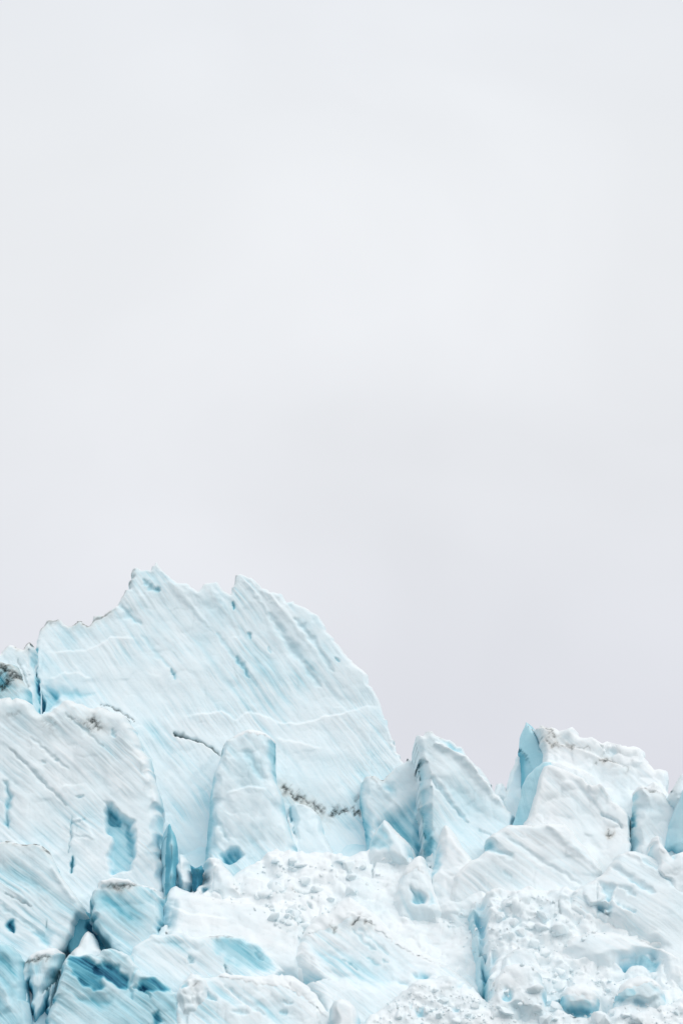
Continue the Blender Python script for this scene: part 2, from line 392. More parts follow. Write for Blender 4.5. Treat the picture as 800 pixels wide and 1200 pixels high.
    at['foliation'] = np.stack([al, pe, al * 0 + seed * .173], 1)[used]; at['fine_lines'] = np.clip(stria * 2.3 * (.35 + .65 * patchy), 0, .5)[used] * np.clip(1 - 1.2 * topness[used], 0, 1)
    splat(V)
    # body behind: two rings and a cap
    ed = np.concatenate([quads[:, [0, 1]], quads[:, [1, 2]], quads[:, [2, 3]], quads[:, [3, 0]]])
    key = np.sort(ed, 1); code = key[:, 0].astype(np.int64) * (len(V) + 1) + key[:, 1]
    u, first, cnt = np.unique(code, return_index=True, return_counts=True); be = ed[first[cnt == 1]]
    bv, binv = np.unique(be, return_inverse=True); be2 = binv.reshape(be.shape); n0 = len(V); nbv = len(bv)
    cen = V[bv].mean(0); rings = []
    for fr, sh in ((0.08, -0.004), (0.35, 0.0), (0.7, 0.06), (1.0, 0.25)):
        Rg = V[bv].copy(); Rg[:, 0] += (cen[0] - Rg[:, 0]) * sh; Rg[:, 2] += (cen[2] - Rg[:, 2]) * sh; Rg = Rg - nrm * (T * fr)
        rings.append(Rg + 0.25 * fr * np.stack([gn(Rg[:, 0] / 1.5, Rg[:, 2] / 1.5, seed + k) for k in (1, 2, 3)], 1))
    Vb = np.concatenate(rings + [(cen - nrm * T * 1.1)[None]])
    fs = []
    prev = bv; 
    for r in range(4):
        cur = n0 + r * nbv + np.arange(nbv)
        fs.append(np.stack([prev[be2[:, 1]], prev[be2[:, 0]], cur[be2[:, 0]], cur[be2[:, 1]]], 1)); prev = cur
    tri = np.stack([prev[be2[:, 1]], prev[be2[:, 0]], np.full(len(be2), n0 + 4 * nbv)], 1)
    for k in at:
        if k == 'foliation': at[k] = np.concatenate([at[k], np.stack([Vb[:, 1] * .8 + Vb[:, 0], Vb[:, 2], Vb[:, 1]], 1)])
        else: at[k] = np.concatenate([at[k], np.full(len(Vb), b0 if k == 'blue' else 0.0)])
    org = np.array([xc, Yb, zb]); allV = np.concatenate([V, Vb]) - org
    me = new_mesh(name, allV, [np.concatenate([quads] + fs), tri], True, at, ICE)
    o = bpy.data.objects.new(name, me); o.location = org; COL.objects.link(o)
    if cap is not None:                 # crust of fresh snow lying on the top, a part of its own
        q2 = to_plane(cap, R); xx = X[used]; z2 = Z[used]
        wb = .22 * gn(xx / .5, z2 / .5, seed + 205) + .1 * gn(xx / .2, z2 / .2, seed + 206)
        dd, _, _, _, _, i2 = seg_dist(xx + wb, z2 + wb, q2, True); sg = np.where(i2, dd, -dd)
        bd = s[used]; m = sg > -0.12
        kq = m[quads].all(1); ids, iv = np.unique(quads[kq], return_inverse=True)
        if len(ids) > 20:
            lift = np.where(sg > 0, 0.09 * np.clip(sg / .35, 0, 1) ** .5, sg * .6) + .03 * fbm(xx / .8, z2 / .8, seed + 207, 2) * (sg > 0) * 1.0
            lift = np.where(bd < .05, .02, lift); cv = (V - org + nrm * lift[:, None])[ids]; cv[:, 2] += .03 * (sg[ids] > 0)
            nn = len(ids); cme = new_mesh('snow_crust', cv, [iv.reshape(-1, 4)], True, {'blue': np.full(nn, .0), 'dust': np.full(nn, .12), 'dirt': dirt[used][ids] * .8}, ICE)
            co = bpy.data.objects.new('snow_crust', cme); COL.objects.link(co); co.parent = o
    if kind: o['kind'] = kind
    if kind != 'structure': o['label'] = label; o['category'] = cat
    if group: o['group'] = group
    dv = np.where(at['dirt'][:len(V)] > 0.78)[0]
    if len(dv) > 25:
        pk = RNG.choice(dv, min(len(dv) // 3, 260), replace=False)
        make_grit(o, allV[pk], nrm)
    return o

# ------------------------------------------------------------------ the setting: sea, glacier body, plateau
def cap_z(x, Y):
    px = 400 + x / Y * FPX
    py = np.interp(px, [-60, 0, 40, 100, 300, 400, 450, 490, 580, 610, 640, 760, 790, 860], [850, 850, 840, 800, 780, 850, 915, 985, 1010, 960, 925, 950, 985, 1000])
    dx, dy, dz = ray(px, py)
    return CAM[2] + dz / dy * Y
gx = np.concatenate([np.arange(-260, -110, 3.0), np.arange(-110, 110, 0.7), np.arange(110, 261, 3.0)])
gy = np.concatenate([np.arange(284, 350, 0.7), np.arange(350, 420, 4.0)])
X, Yg = np.meshgrid(gx, gy); X0 = X.ravel(); Y0 = Yg.ravel()
edge_y = 287 + 3 * fbm(X0 / 25, X0 * 0, 5, 3)
zz = np.where(Y0 < edge_y + 4, -6 + 22 * sstep(0, 4, Y0 - edge_y), 16 + (Y0 - edge_y - 4) * 0.93)
zc = cap_z(X0, np.minimum(Y0, 330)) - 0.03 * np.maximum(Y0 - 330, 0)
zz = np.minimum(zz, zc - 1.0 * (1 + fbm(X0 / 9, Y0 / 9, 7, 3)))
zz = zz + np.where(Y0 > edge_y, .8 * facets(X0 / 3.5, Y0 / 3.5, 9) - .6 + sstep(44, 54, np.abs(X0)) * (3.5 * facets(X0 / 8, Y0 / 7, 19, 1.4, .2) + 1.2 * facets(X0 / 2.6, Y0 / 2.6, 29, 1.4, .2) - 2.0), 0)
V = np.stack([X0, Y0 + .6 * fbm(X0 / 4, zz / 4, 3, 3), zz], 1)
idx = np.arange(V.shape[0]).reshape(X.shape)
q = np.stack([idx[:-1, :-1], idx[:-1, 1:], idx[1:, 1:], idx[1:, :-1]], -1).reshape(-1, 4)
n = len(V); me = new_mesh('glacier', V, [q], True, {'blue': 0.22 + 0.15 * fbm(X0 / 4, zz / 4, 13, 3), 'dust': np.zeros(n), 'dirt': np.zeros(n)}, ICE)
o = bpy.data.objects.new('glacier', me); COL.objects.link(o); o['kind'] = 'structure'
def sheet(name, x0, x1, y0, y1, z, m, bump, nn=60, attrs=False):
    a, b = np.meshgrid(np.linspace(x0, x1, nn), np.linspace(y0, y1, nn)); a = a.ravel(); b = b.ravel()
    V = np.stack([a, b, z + bump * fbm(a / 90, b / 90, 3, 3)], 1); i = np.arange(nn * nn).reshape(nn, nn)
    q = np.stack([i[:-1, :-1], i[:-1, 1:], i[1:, 1:], i[1:, :-1]], -1).reshape(-1, 4); k = nn * nn
    me = new_mesh(name, V, [q], True, {'blue': np.full(k, .05), 'dust': np.zeros(k), 'dirt': np.zeros(k)} if attrs else None, m)
    o = bpy.data.objects.new(name, me); COL.objects.link(o); o['kind'] = 'structure'
sheet('sea', -5000, 5000, -2500, 6000, 0.0, WATER, 0.0, 8)
sheet('snow_plateau', -4000, 4000, 405, 5000, 22.0, ICE, 3.0, 90, True)

# ------------------------------------------------------------------ the seracs, far ones first
S = serac
A = [(43,812),(42,800),(40,785),(40,768),(42,758),(46,745),(47,733),(55,728),(68,726),(74,734),(84,733),(90,726),(98,729),(104,733),(108,729),(110,723),(121,722),
     (130,717),(138,710),(142,700),(146,691),(151,689),(152,680),(155,667),(160,664),(166,668),(175,666),(183,659),(190,664),(199,678),(208,683),(222,686),
     (232,692),(240,688),(248,682),(254,681),(262,692),(270,697),(274,690),(275,674),(282,672),(292,676),(300,681),(308,689),(320,694),(332,701),(345,709),
     (358,713),(372,722),(381,733),(391,752),(402,766),(420,779),(433,791),(435,806),(444,826),(451,842),(458,860),(466,880),(472,896),(476,930),(445,1045),(47,1045)]
S('summit_serac', 'huge pale serac forming the highest jagged ridge, streaked with diagonal layers', 'serac', A, 317, .30, 0.02, R=.5, wt=.7, ws=0.5,
  ang=-52, stria=.14, fac=.22, facs=3.5, big=.4, b0=.125, bs=.26, rough=.15, T=10, dust=.45, feats=[
    ('ledge', [(50,766),(75,765),(100,765),(115,759),(130,750),(150,748),(165,752)], .2, 2.0),
    ('ledge', [(205,845),(230,838),(260,835),(275,845),(292,834),(310,840),(330,850),(355,848),(380,841),(400,838),(432,828),(446,832)], .25, 4.0),
    ('ledge', [(55,800),(70,792),(90,790),(110,800)], .2, 1.5),
    ('ledge', [(322,867),(350,872),(380,880)], .15, 1.5),
    ('crack', [(203,861),(212,863),(222,868),(235,871),(248,878),(259,888)], .17, .6, .3, 1.0),
    ('crack', [(203,861),(213,865),(222,868)], .3, .6, .2, 1.0),
    ('crack', [(117,828),(125,829),(137,834),(150,841),(158,848)], .10, .3, .1, .85),
    ('ledge', [(203,863),(222,869),(240,874),(258,889)], .5, 3.0),
    ('crack', [(273,706),(274,715)], .30, .4, .55, 0), ('crack', [(290,741),(295,748)], .3, .4, .5, 0), ('crack', [(314,758),(318,766)], .2, .15, .3, 0),
    ('crack', [(200,786),(206,798)], .32, .4, .5, 0), ('crack', [(276,770),(284,780),(292,795)], .4, .4, .35, 0),
    ('crack', [(392,772),(398,778)], .25, .3, .4, 0), 
    ('crack', [(168,680),(176,690),(186,695)], .55, .4, .30, 0), ('crack', [(183,690),(187,695)], .3, .4, .35, 0),
    ('crack', [(138,708),(150,722),(165,733)], .7, .4, .22, 0), ('crack', [(165,745),(185,770),(200,785)], .6, .15, .18, 0),
    ('crack', [(254,742),(275,770),(300,805)], .55, .15, .16, 0), ('crack', [(345,726),(365,750),(390,790)], .6, .4, .14, 0), ('crack', [(315,720),(345,765),(375,805)], .8, .5, .12, 0),
    ('crack', [(286,682),(300,700),(322,730)], .4, -.2, -.05, 0),('crack', [(300,684),(335,722),(365,760)], .6, -.2, -.04, 0),
    ('crack', [(190,670),(215,700),(245,735)], .6, -.2, -.03, 0),('crack', [(246,690),(262,712),(280,735)], .6, -.2, -.03, 0),
    ('patch', [(48,804),(56,805),(68,811),(70,826),(58,834),(48,836)], .30, .6, .5), ('patch', [(39,756),(44,760),(45,776),(42,786),(39,784)], .50, .3, .1),
    ('patch', [(39,787),(44,792),(48,803),(44,804)], .65, .5, .1), ('patch', [(40,806),(48,808),(51,820),(51,838),(42,838)], .8, 1.0, .1), ('patch', [(50,798),(80,808),(112,813),(100,822),(60,822)], .22, .3, .8),
    ('patch', [(275,700),(330,720),(390,790),(420,830),(300,850),(230,800),(170,730),(170,690)], .05, .2, 3.0),
    ('dirt', [(47,739),(55,730),(66,728)], .22, .55), ('dirt', [(86,734),(91,728),(97,729),(103,734)], .28, .85), ('dirt', [(108,730),(121,724),(130,719)], .24, .65),
    ('dirt', [(143,701),(147,692),(153,683),(156,669)], .16, .5), ('dirt', [(274,688),(275,675)], .12, .4),
    ('dirt', [(332,925),(335,928)], .4, .9), ('dirt', [(342,933),(347,937),(352,938)], .5, .95), ('dirt', [(357,941),(360,943)], .3, .8), ('dirt', [(366,945),(371,948),(375,952)], .55, .85),
    ('dirt', [(389,957),(393,952)], .6, .9), ('dirt', [(400,953),(405,952)], .35, .95), ('dirt', [(412,951),(421,957)], .3, .95), ('dirt', [(416,942),(420,936)], .3, .5),
    ('patch', [(322,880),(470,900),(470,1000),(395,1000),(370,950),(335,925)], .03, .1, 1.5)])
S('shoulder_serac', 'small serac shoulder at the left picture edge behind the black-streaked ice', 'serac',
  [(-40,790),(-15,772),(0,766),(5,760),(11,755),(20,760),(27,762),(31,755),(35,752),(40,757),(42,765),(38,780),(41,790),(45,802),(45,812),(46,834),(46,850),(-40,850)],
  317.5, .3, R=.8, wt=1.2, ws=.5, ang=-50, stria=.15, b0=.10, bs=.2, rough=.06, T=6, feats=[
    ('dirt', [(26,762),(31,755),(36,753),(40,757)], .22, .8), ('dirt', [(5,760),(11,755),(19,759)], .18, .6),
    ('patch', [(38,780),(42,792),(46,802),(46,845),(42,840),(43,815),(41,800)], .7, .6, .15), ('crack', [(20,775),(27,790),(32,805),(35,818)], .15, .2, .1, .4)])
S('dark_streaked_serac', 'teal ice face with black dirt streaks at the far left edge', 'serac',
  [(-40,772),(-10,771),(0,774),(12,776),(20,779),(25,788),(28,797),(33,806),(36,822),(36,850),(-40,850)],
  314, .3, R=.8, wt=1.0, ws=.6, ang=-50, stria=.3, b0=.28, bs=.35, T=6, feats=[
    ('dirt', [(-4,808),(5,807),(9,802),(12,797)], .6, 1.0), ('dirt', [(0,783),(8,788),(14,793),(24,795)], .5, 1.0), ('dirt', [(2,779),(10,785)], .2, .7),
    ('dirt', [(-10,790),(0,795)], .4, .8), ('dirt', [(22,780),(26,790),(25,796)], .15, .7), ('patch', [(-20,780),(10,785),(20,810),(-20,820)], .25, .3, .8)])
S('ridge_behind_fin', 'pale ice ridge behind the turquoise fin, sloping down to its left', 'serac',
  [(586,985),(587,940),(592,926),(597,908),(604,891),(609,884),(618,900),(630,960),(630,1000)], 316, .3, R=.9, wt=1.2, ws=.7, ang=-60, b0=.16, T=5)
S('ridge_snow_lump', 'tiny round snow lump in the notch left of the turquoise fin', 'snow lump',
  [(579,935),(580,927),(583,921),(588,920),(592,925),(594,938),(586,942)], 313, .3, rest=True, R=.5, wt=.5, ws=.5, big=.1, fac=.1, stria=.02, b0=.02, T=1.5, dust=.6)
S('turquoise_fin', 'smooth turquoise ice fin with a sharp tip beside the right hand summit', 'serac',
  [(616,846),(620,851),(626,860),(630,872),(633,880),(640,884),(645,895),(645,915),(640,940),(612,935),(611,905),(609,893),(608,880),(609,865),(613,855)],
  315, .25, -.5, R=.35, wt=.4, ws=.3, ang=-80, stria=.0, fac=.0, big=.05, b0=.45, bs=.03, rough=.04, T=4, dust=.1)
F_ = [(421,925),(422,917),(428,910),(440,908),(449,913),(453,907),(462,900),(470,895),(477,889),(486,893),(497,900),(500,1010),(495,1040),(436,1040),(430,992),(424,965),(421,945)]
S('blue_based_serac', 'leaning serac left of the middle pinnacle, its base glowing blue', 'serac', F_, 314.5, .3, -.1, R=1.2, wt=1.2, ws=.5, ang=-48, stria=.14, b0=.16, bs=.22, rough=.07, T=7, feats=[
    ('patch', [(440,970),(452,958),(468,950),(480,938),(494,928),(500,1010),(494,1018),(470,1005),(440,1000)], .26, 1.0, 1.2), ('patch', [(445,915),(464,920),(466,935),(450,928)], .22, .4, .7),
    ('crack', [(422,930),(424,958),(431,985)], .3, .4, .3, 0), ('dirt', [(428,911),(434,909),(439,912)], .2, .9), ('dirt', [(448,916),(451,911),(454,906)], .22, .9),
    ('crack', [(436,912),(455,935),(475,955)], .4, -.4, -.12, 0), ('patch', [(484,960),(496,960),(498,1010),(488,1010)], .25, .9, .6)])
S('middle_pinnacle', 'pale pointed middle pinnacle with a groove and smooth white spine', 'serac',
  [(486,868),(488,862),(495,864),(499,858),(506,858),(510,864),(514,866),(522,867),(532,873),(540,881),(546,889),(552,893),(560,901),(572,912),(578,924),(583,933),
   (590,941),(598,950),(606,960),(606,1000),(590,1060),(505,1060),(498,1000),(494,960),(492,930),(492,905),(489,885)],
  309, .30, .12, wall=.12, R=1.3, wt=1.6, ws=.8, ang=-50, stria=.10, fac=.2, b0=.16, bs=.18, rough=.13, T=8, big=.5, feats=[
    ('crack', [(492,908),(503,914),(515,930),(530,948),(548,966)], .45, .7, .16, 0), ('crack', [(508,876),(528,886),(545,896),(560,916),(575,932),(596,956)], .75, -.9, -.16, 0),
    ('patch', [(513,869),(524,868),(538,879),(545,889),(535,888),(522,879)], .22, .5, .5), ('patch', [(487,886),(491,887),(499,906),(494,914)], .18, .8, .5),
    ('patch', [(492,915),(496,915),(500,960),(512,990),(506,1012),(497,1000)], .26, .5, .5), ('patch', [(505,915),(535,915),(565,940),(575,965),(545,960),(520,935)], .08, .4, 1.5),
    ('dirt', [(500,860),(506,860)], .15, .5),('dirt', [(512,866),(516,867)], .15, .5), ('dirt', [(577,916),(582,930)], .08, .5), ('crack',[(560,975),(575,985)],.3,.3,.12,0)])
S('lower_blue_fin', 'narrow blue ice wedge continuing down left from the foot of the turquoise fin', 'serac',
  [(612,922),(618,910),(626,902),(636,893),(645,893),(650,920),(650,950),(640,975),(612,975),(597,972),(604,956),(609,940)],
  310.6, .25, -.4, R=.4, wt=.4, ws=.3, ang=-80, stria=.05, fac=.15, facs=1.2, big=.2, b0=.40, bs=.1, rough=.05, T=3, dust=0, drape=0)
H_ = [(616,847),(622,851),(630,855),(640,855),(645,852),(655,855),(662,854),(670,855),(676,861),(680,866),(688,868),(697,867),(705,872),(710,873),(722,874),(735,876),(750,880),(755,883),
      (756,897),(760,901),(770,903),(777,908),(780,915),(781,928),(784,940),(786,1000),(720,1060),(650,1020),(640,985),(632,960),(629,935),(632,915),(634,900),(635,886),(631,874),(625,858)]
S('snowy_summit_serac', 'broad snow-topped serac of the right summit, flecked with black dirt', 'serac', H_, 309, .35, -.06, drape=.4, R=1.4, wt=2.2, ws=.8, ang=-42, stria=.10, fac=.5, facs=2.6, big=.5,
  b0=.03, bs=.14, rough=.2, T=9, dust=.25, feats=[
    ('ledge', [(632,897),(645,900),(660,905),(680,912),(705,920)], .5, 2.5), ('ledge', [(648,872),(665,880),(690,888),(720,900),(735,905)], .5, 2.5), ('ledge', [(690,862),(705,880),(712,885)], .5, 1.5),
    ('patch', [(711,880),(717,877),(723,880),(723,888),(716,890),(711,886)], .22, .6, .4), ('dirt', [(640,854),(644,862),(650,868)], .32, .75), ('dirt', [(641,872),(643,876)], .3, .95),
    ('dirt', [(648,878),(656,879),(672,884)], .12, .7), ('dirt', [(709,897),(714,899),(720,898)], .26, .95), ('dirt', [(700,900),(708,896)], .12, .6), ('dirt', [(650,880),(668,882),(690,886)], .25, .4),
    ('dirt', [(722,896),(732,903),(736,909)], .3, .35), ('crack', [(704,874),(707,884)], .15, .3, .2, .4)])
S('ridge_snow_block', 'rounded clean white block on the right summit crest, nearest the sky', 'ice block',
  [(708,880),(709,874),(720,873),(735,876),(748,879),(755,883),(756,897),(748,904),(730,902),(716,893)], 308.6, .5, rest=True, R=.7, wt=1.2, ws=.5, ang=-30, stria=.03, fac=.2, facs=1.6, big=.2, b0=.03, T=3, dust=0, feats=[
    ('patch', [(711,880),(717,877),(722,880),(722,888),(716,890)], .2, .5, .4)])
S('lower_summit_face', 'sunlit white buttress under the dirt-flecked right summit', 'serac',
  [(602,985),(612,970),(620,955),(626,935),(631,912),(636,899),(645,896),(655,900),(668,905),(686,914),(692,923),(704,921),(712,925),(722,940),(735,950),(742,965),(745,1065),(640,1060),(602,1010)],
  306, .35, -.1, dtop=.5, drape=.5, R=1.3, wt=2.0, ws=.9, ang=-48, stria=.12, fac=.5, facs=2.8, big=.4, b0=.02, bs=.12, rough=.08, T=6, feats=[
    ('dirt', [(701,921),(708,917)], .22, .7), ('ledge', [(688,922),(700,921),(712,930)], .5, 1.6),
    ('crack', [(704,957),(713,961),(722,968),(730,976)], .25, .5, .28, 0), ('dirt', [(713,978),(715,985)], .22, .8), ('patch', [(700,925),(716,935),(722,958),(708,955)], .08, .3, 1.0),
    ('dirt', [(712,984),(716,986)], .15, .9)])
S('capped_right_serac', 'brown-topped serac between the white buttress and the right edge tower', 'serac',
  [(742,950),(743,928),(750,921),(757,922),(762,918),(768,915),(775,921),(780,930),(784,938),(795,948),(800,962),(800,985),(800,1040),(742,1045),(740,980)], 304.5, .3, -.08, R=1.0, wt=1.4, ws=.6, ang=-55,
  stria=.08, fac=.3, b0=.10, bs=.1, rough=.06, T=5, dust=.9, cap=[(740,930),(742,915),(780,910),(790,938),(772,932),(755,927)], feats=[('dirt', [(744,923),(752,921)], .2, .75), ('dirt', [(764,929),(770,931)], .28, .75),
    ('crack', [(739,938),(740,950)], .3, .5, .4, 0), ('crack', [(744,951),(746,972)], .35, .6, .5, 0), ('patch', [(745,935),(765,940),(785,950),(780,965),(755,955)], .08, .2, .8)])
S('edge_tower', 'white overhanging tower at the right picture edge above the plain blue wall', 'serac',
  [(780,942),(786,926),(792,916),(797,909),(806,903),(830,892),(860,885),(860,990),(800,970),(788,950),(783,948)], 304, .3, R=1.0, wt=1.2, ws=.7, ang=-60, stria=.08, fac=.3, b0=.08, rough=.06, T=7, feats=[
    ('crack', [(781,940),(786,947),(791,948)], .3, .4, .6, .3)])
S('blue_wall', 'flat plain blue ice wall at the right picture edge', 'serac',
  [(791,948),(795,940),(800,925),(830,915),(860,915),(860,1015),(800,1005),(779,996),(781,980),(786,962)], 302.5, .2, -.4, R=.5, wt=.8, ws=.4, ang=-80, stria=.03, fac=.06, big=.2, b0=.34, bs=.03, rough=.05, T=5, dust=0)
D_ = [(258,888),(259,878),(263,869),(272,862),(281,857),(290,854),(305,856),(315,860),(323,867),(322,885),(321,897),(324,915),(331,935),(337,960),(345,985),(352,1005),(352,1050),(236,1050),(240,1000),(243,965),(246,930),(251,905)]
S('round_topped_pillar', 'round-topped pale blue pillar standing against the big ice wall', 'serac', D_, 311.5, .28, -.04, R=1.3, wt=1.6, ws=.8, ang=-48, stria=.12, fac=.3, big=.5, b0=.17, bs=.16, rough=.05, T=6, cap=[(272,868),(280,852),(326,852),(326,868),(312,866),(290,862)], feats=[
    ('patch', [(284,882),(292,882),(300,890),(312,918),(300,916),(292,900),(285,892)], .20, .5, .9), ('dirt', [(258,886),(262,870),(272,862),(281,857)], .09, .55), ('crack', [(322,868),(322,880),(320,895)], .2, .3, .2, .2),
    ('patch', [(258,1007),(270,995),(280,996),(285,1005),(279,1015),(268,1018),(260,1015)], .45, 1.4, .6), ('crack', [(245,958),(258,972),(268,990)], .45, .3, .15, 0), ('ledge', [(262,935),(290,925),(315,930)], .3, 2.5),
    ('crack', [(246,920),(242,960),(240,1000)], .15, .5, .1, 0)])
S('wedge_below_debris', 'wedge of smooth ice under the black debris band on the main wall', 'serac',
  [(337,960),(338,944),(345,940),(358,943),(368,948),(375,957),(379,972),(386,990),(396,1006),(396,1040),(344,1040)], 311.5, .3, rest=True, R=.9, wt=1.0, ws=.6, ang=-48, stria=.10, fac=.2, b0=.08, bs=.12, T=4, rough=.05, feats=[
    ('crack', [(340,945),(340,955),(341,966)], .25, .6, .5, .1), ('crack', [(344,971),(342,975),(345,980)], .22, .5, .45, 0)])
B_ = [(-40,818),(0,818),(12,816),(22,818),(30,820),(38,824),(42,832),(48,837),(56,835),(64,830),(70,822),(80,818),(95,822),(110,826),(125,830),(140,836),(152,842),(160,856),(168,878),(177,897),(184,915),(188,935),
      (190,960),(190,985),(195,1020),(196,1080),(150,1130),(-40,1130)]
S('left_buttress', 'massive white buttress filling the left below the main ridge, with a blue hollow', 'serac', B_, 308, .24, .03, R=1.6, wt=2.4, ws=1.6, ang=-42, stria=.15, fac=.22, facs=3.5, big=.6, b0=.09, bs=.24, T=9, rough=.14,
  dust=.5, feats=[
    ('patch', [(122,943),(130,943),(140,955),(155,965),(160,985),(159,1010),(150,1026),(128,1028),(125,1005),(131,990),(125,978),(122,960)], .30, 1.3, .5),
    ('patch', [(122,945),(132,949),(142,962),(138,970),(128,966),(123,962)], .25, .5, .4), ('patch', [(146,965),(156,970),(157,1005),(150,1005),(146,985)], .18, .3, .5),
    ('crack', [(83,960),(82,985),(80,1003)], .18, .5, .25, 0), ('crack', [(85,1006),(84,1016),(83,1026)], .32, .9, .85, .2),
    ('crack', [(85,968),(92,967),(99,963)], .2, .3, .12, 0), ('crack', [(88,984),(98,984),(110,990)], .2, .2, .1, 0), ('ledge', [(85,965),(95,962),(105,975),(112,992)], .3, 1.0),
    ('patch', [(4,916),(10,919),(14,945),(11,960),(9,978),(4,970),(7,945)], .42, .8, .5), ('crack', [(131,858),(135,868)], .4, .3, .35, 0),
    ('dirt', [(107,848),(111,853),(116,857)], .45, .9), ('dirt', [(100,853),(107,862)], .15, .5), ('dirt', [(80,845),(95,852)], .2, .3), ('dirt', [(52,849),(58,852),(62,860)], .6, .28), ('dirt', [(8,842),(24,841)], .3, .25),
    ('crack', [(117,829),(128,830),(140,836),(150,842),(157,849)], .10, .3, .1, .8), ('crack', [(48,895),(54,898)], .3, .3, .2, 0), ('crack', [(88,937),(97,937)], .25, .4, .25, 0),('crack',[(64,893),(70,894)],.25,.3,.2,0),
    ('crack', [(10,880),(35,905),(60,930),(78,948)], .25, .4, .08, .15), ('crack', [(35,868),(60,890),(80,905)], .35, .3, .12, 0), ('crack', [(75,840),(100,860),(120,880)], .3, .3, .12, .1),
    ('crack', [(160,880),(172,900),(180,930),(184,960)], .8, -.4, -.05, 0)])
S('thin_blue_blade', 'thin blue ice blade standing in the slot right of the left buttress', 'serac',
  [(192,1000),(194,975),(197,963),(200,970),(204,978),(207,990),(208,1012),(205,1032),(205,1050),(192,1050)], 306, .2, .3, R=.3, wt=.4, ws=.3, stria=.03, fac=.04, big=.1, b0=.40, bs=.05, T=3, rough=.04, dust=0)
S('slot_shard', 'deep blue shard wedged in the gap between the two small white fins', 'ice block',
  [(222,1012),(228,1016),(235,1012),(238,1018),(234,1045),(226,1045)], 306.2, .2, .1, R=.3, wt=.3, ws=.3, stria=.03, fac=.1, big=.1, b0=.55, bs=.05, T=2, rough=.04, dust=0)
S('snow_shelf', 'wide lumpy snow shelf crossing the middle at the foot of the pillars', 'snow shelf',
  [(205,1065),(235,1052),(262,1036),(285,1022),(300,1014),(312,1005),(325,1002),(338,1005),(352,1002),(372,1002),(395,1007),(420,1004),(433,997),(450,998),(470,994),(483,998),(489,1010),(496,1005),(503,1018),(520,1030),
   (560,1040),(600,1060),(600,1150),(300,1150),(200,1130)], 301, .8, dtop=.5, R=1.3, wt=1.6, ws=1.2, ang=-25, stria=.05, lump=.14, fac=.6, facs=1.7, big=.5, b0=.02, bs=.06, T=6, rough=.14, dust=.2, feats=[
    ('crack', [(441,1005),(440,1018),(436,1032),(437,1040)], .18, .5, .15, .3), ('crack', [(344,1056),(358,1057),(372,1053)], .15, .4, .25, .35), ('ledge', [(308,1013),(325,1006),(345,1010)], .5, 1.5), ('ledge', [(345,1007),(370,1003),(395,1010)], .4, 1.5),
    ('crack', [(338,1081),(345,1084),(352,1085)], .3, .8, .55, .1), ('crack', [(346,1091),(352,1093),(356,1096)], .35, .8, .55, .1), ('crack', [(360,1070),(366,1078)], .22, .6, .4, .2), ('crack', [(315,1077),(320,1082)], .2, .3, .1, .5),
    ('dirt', [(343,1057),(348,1058)], .15, .6), ('dirt', [(438,1008),(441,1010)], .2, .5), ('ledge', [(285,1040),(320,1046),(345,1040)], .4, 1.6)])
S('little_fin', 'small white triangular fin at the foot of the round-topped pillar, left one', 'ice block',
  [(201,1040),(202,1020),(205,1004),(210,999),(215,1002),(220,1010),(225,1022),(228,1036),(226,1050),(205,1052)], 304, .35, -.1, rest=True, R=.6, wt=.9, ws=.5, fac=.2, facs=1.2, big=.2, stria=.04, b0=.05, T=3, feats=[('dirt', [(204,1028),(207,1029)], .15, .8)])
S('back_rounded_block', 'rounded white block with a grey fleck at the foot of the pillar', 'ice block',
  [(231,1045),(234,1028),(238,1012),(243,1005),(252,1003),(260,1006),(266,1015),(262,1045),(248,1052)], 303.5, .4, rest=True, R=.7, wt=1.0, ws=.6, fac=.25, facs=1.2, big=.2, stria=.04, b0=.07, T=3, feats=[('dirt', [(237,1031),(242,1033)], .25, .4)])
S('front_rounded_block', 'smooth white block with a shaded bluish left side, beside the grey-flecked one', 'ice block',
  [(247,1050),(248,1028),(250,1017),(256,1013),(263,1015),(272,1026),(280,1040),(284,1052),(262,1056)], 302.6, .45, -.25, rest=True, R=.8, wt=1.1, ws=.6, fac=.2, facs=1.5, big=.2, stria=.03, b0=.04, T=3, feats=[('patch', [(247,1018),(251,1020),(252,1045),(247,1048)], .2, .3, .3)])
S('pyramid_block', 'white-edged ice pyramid at the foot of the blue-based serac', 'ice block',
  [(431,996),(434,984),(441,972),(446,965),(451,960),(455,963),(463,972),(474,982),(482,990),(485,1003),(482,1016),(433,1016)], 307, .3, -.25, rest=True, R=1.2, wt=1.2, ws=1.2, fac=.25, facs=2.5, big=.2, stria=.04, b0=.10, T=4, rough=.04, feats=[
    ('patch', [(433,988),(448,964),(452,966),(462,990),(460,1000),(434,1000)], .22, .2, .5), ('crack', [(451,961),(465,975),(483,994)], .3, -.5, -.15, 0)])
S('white_tooth', 'steep white tooth right of the middle pinnacle foot, blue crevice on its left', 'serac',
  [(504,1045),(505,1025),(510,1010),(513,990),(516,976),(520,967),(525,967),(531,973),(538,984),(546,997),(560,1015),(580,1040),(580,1080),(506,1080)], 303.5, .45, -.2, rest=True, R=1.4, wt=1.8, ws=1.0, fac=.35, facs=2.2, ang=-45, stria=.07, b0=.03, T=5, rough=.05, feats=[
    ('patch', [(503,1015),(509,1005),(515,988),(522,1000),(520,1018),(512,1030),(507,1040)], .32, .4, .6)])
S('tooth_lump', 'small white snow lump lodged between the middle pinnacle and the white tooth', 'snow lump',
  [(498,1010),(500,1003),(506,999),(511,1001),(512,1008),(507,1014),(501,1015)], 302.5, .4, rest=True, R=.4, wt=.5, ws=.4, fac=.2, facs=.7, big=.1, stria=0, b0=.03, T=1.2)
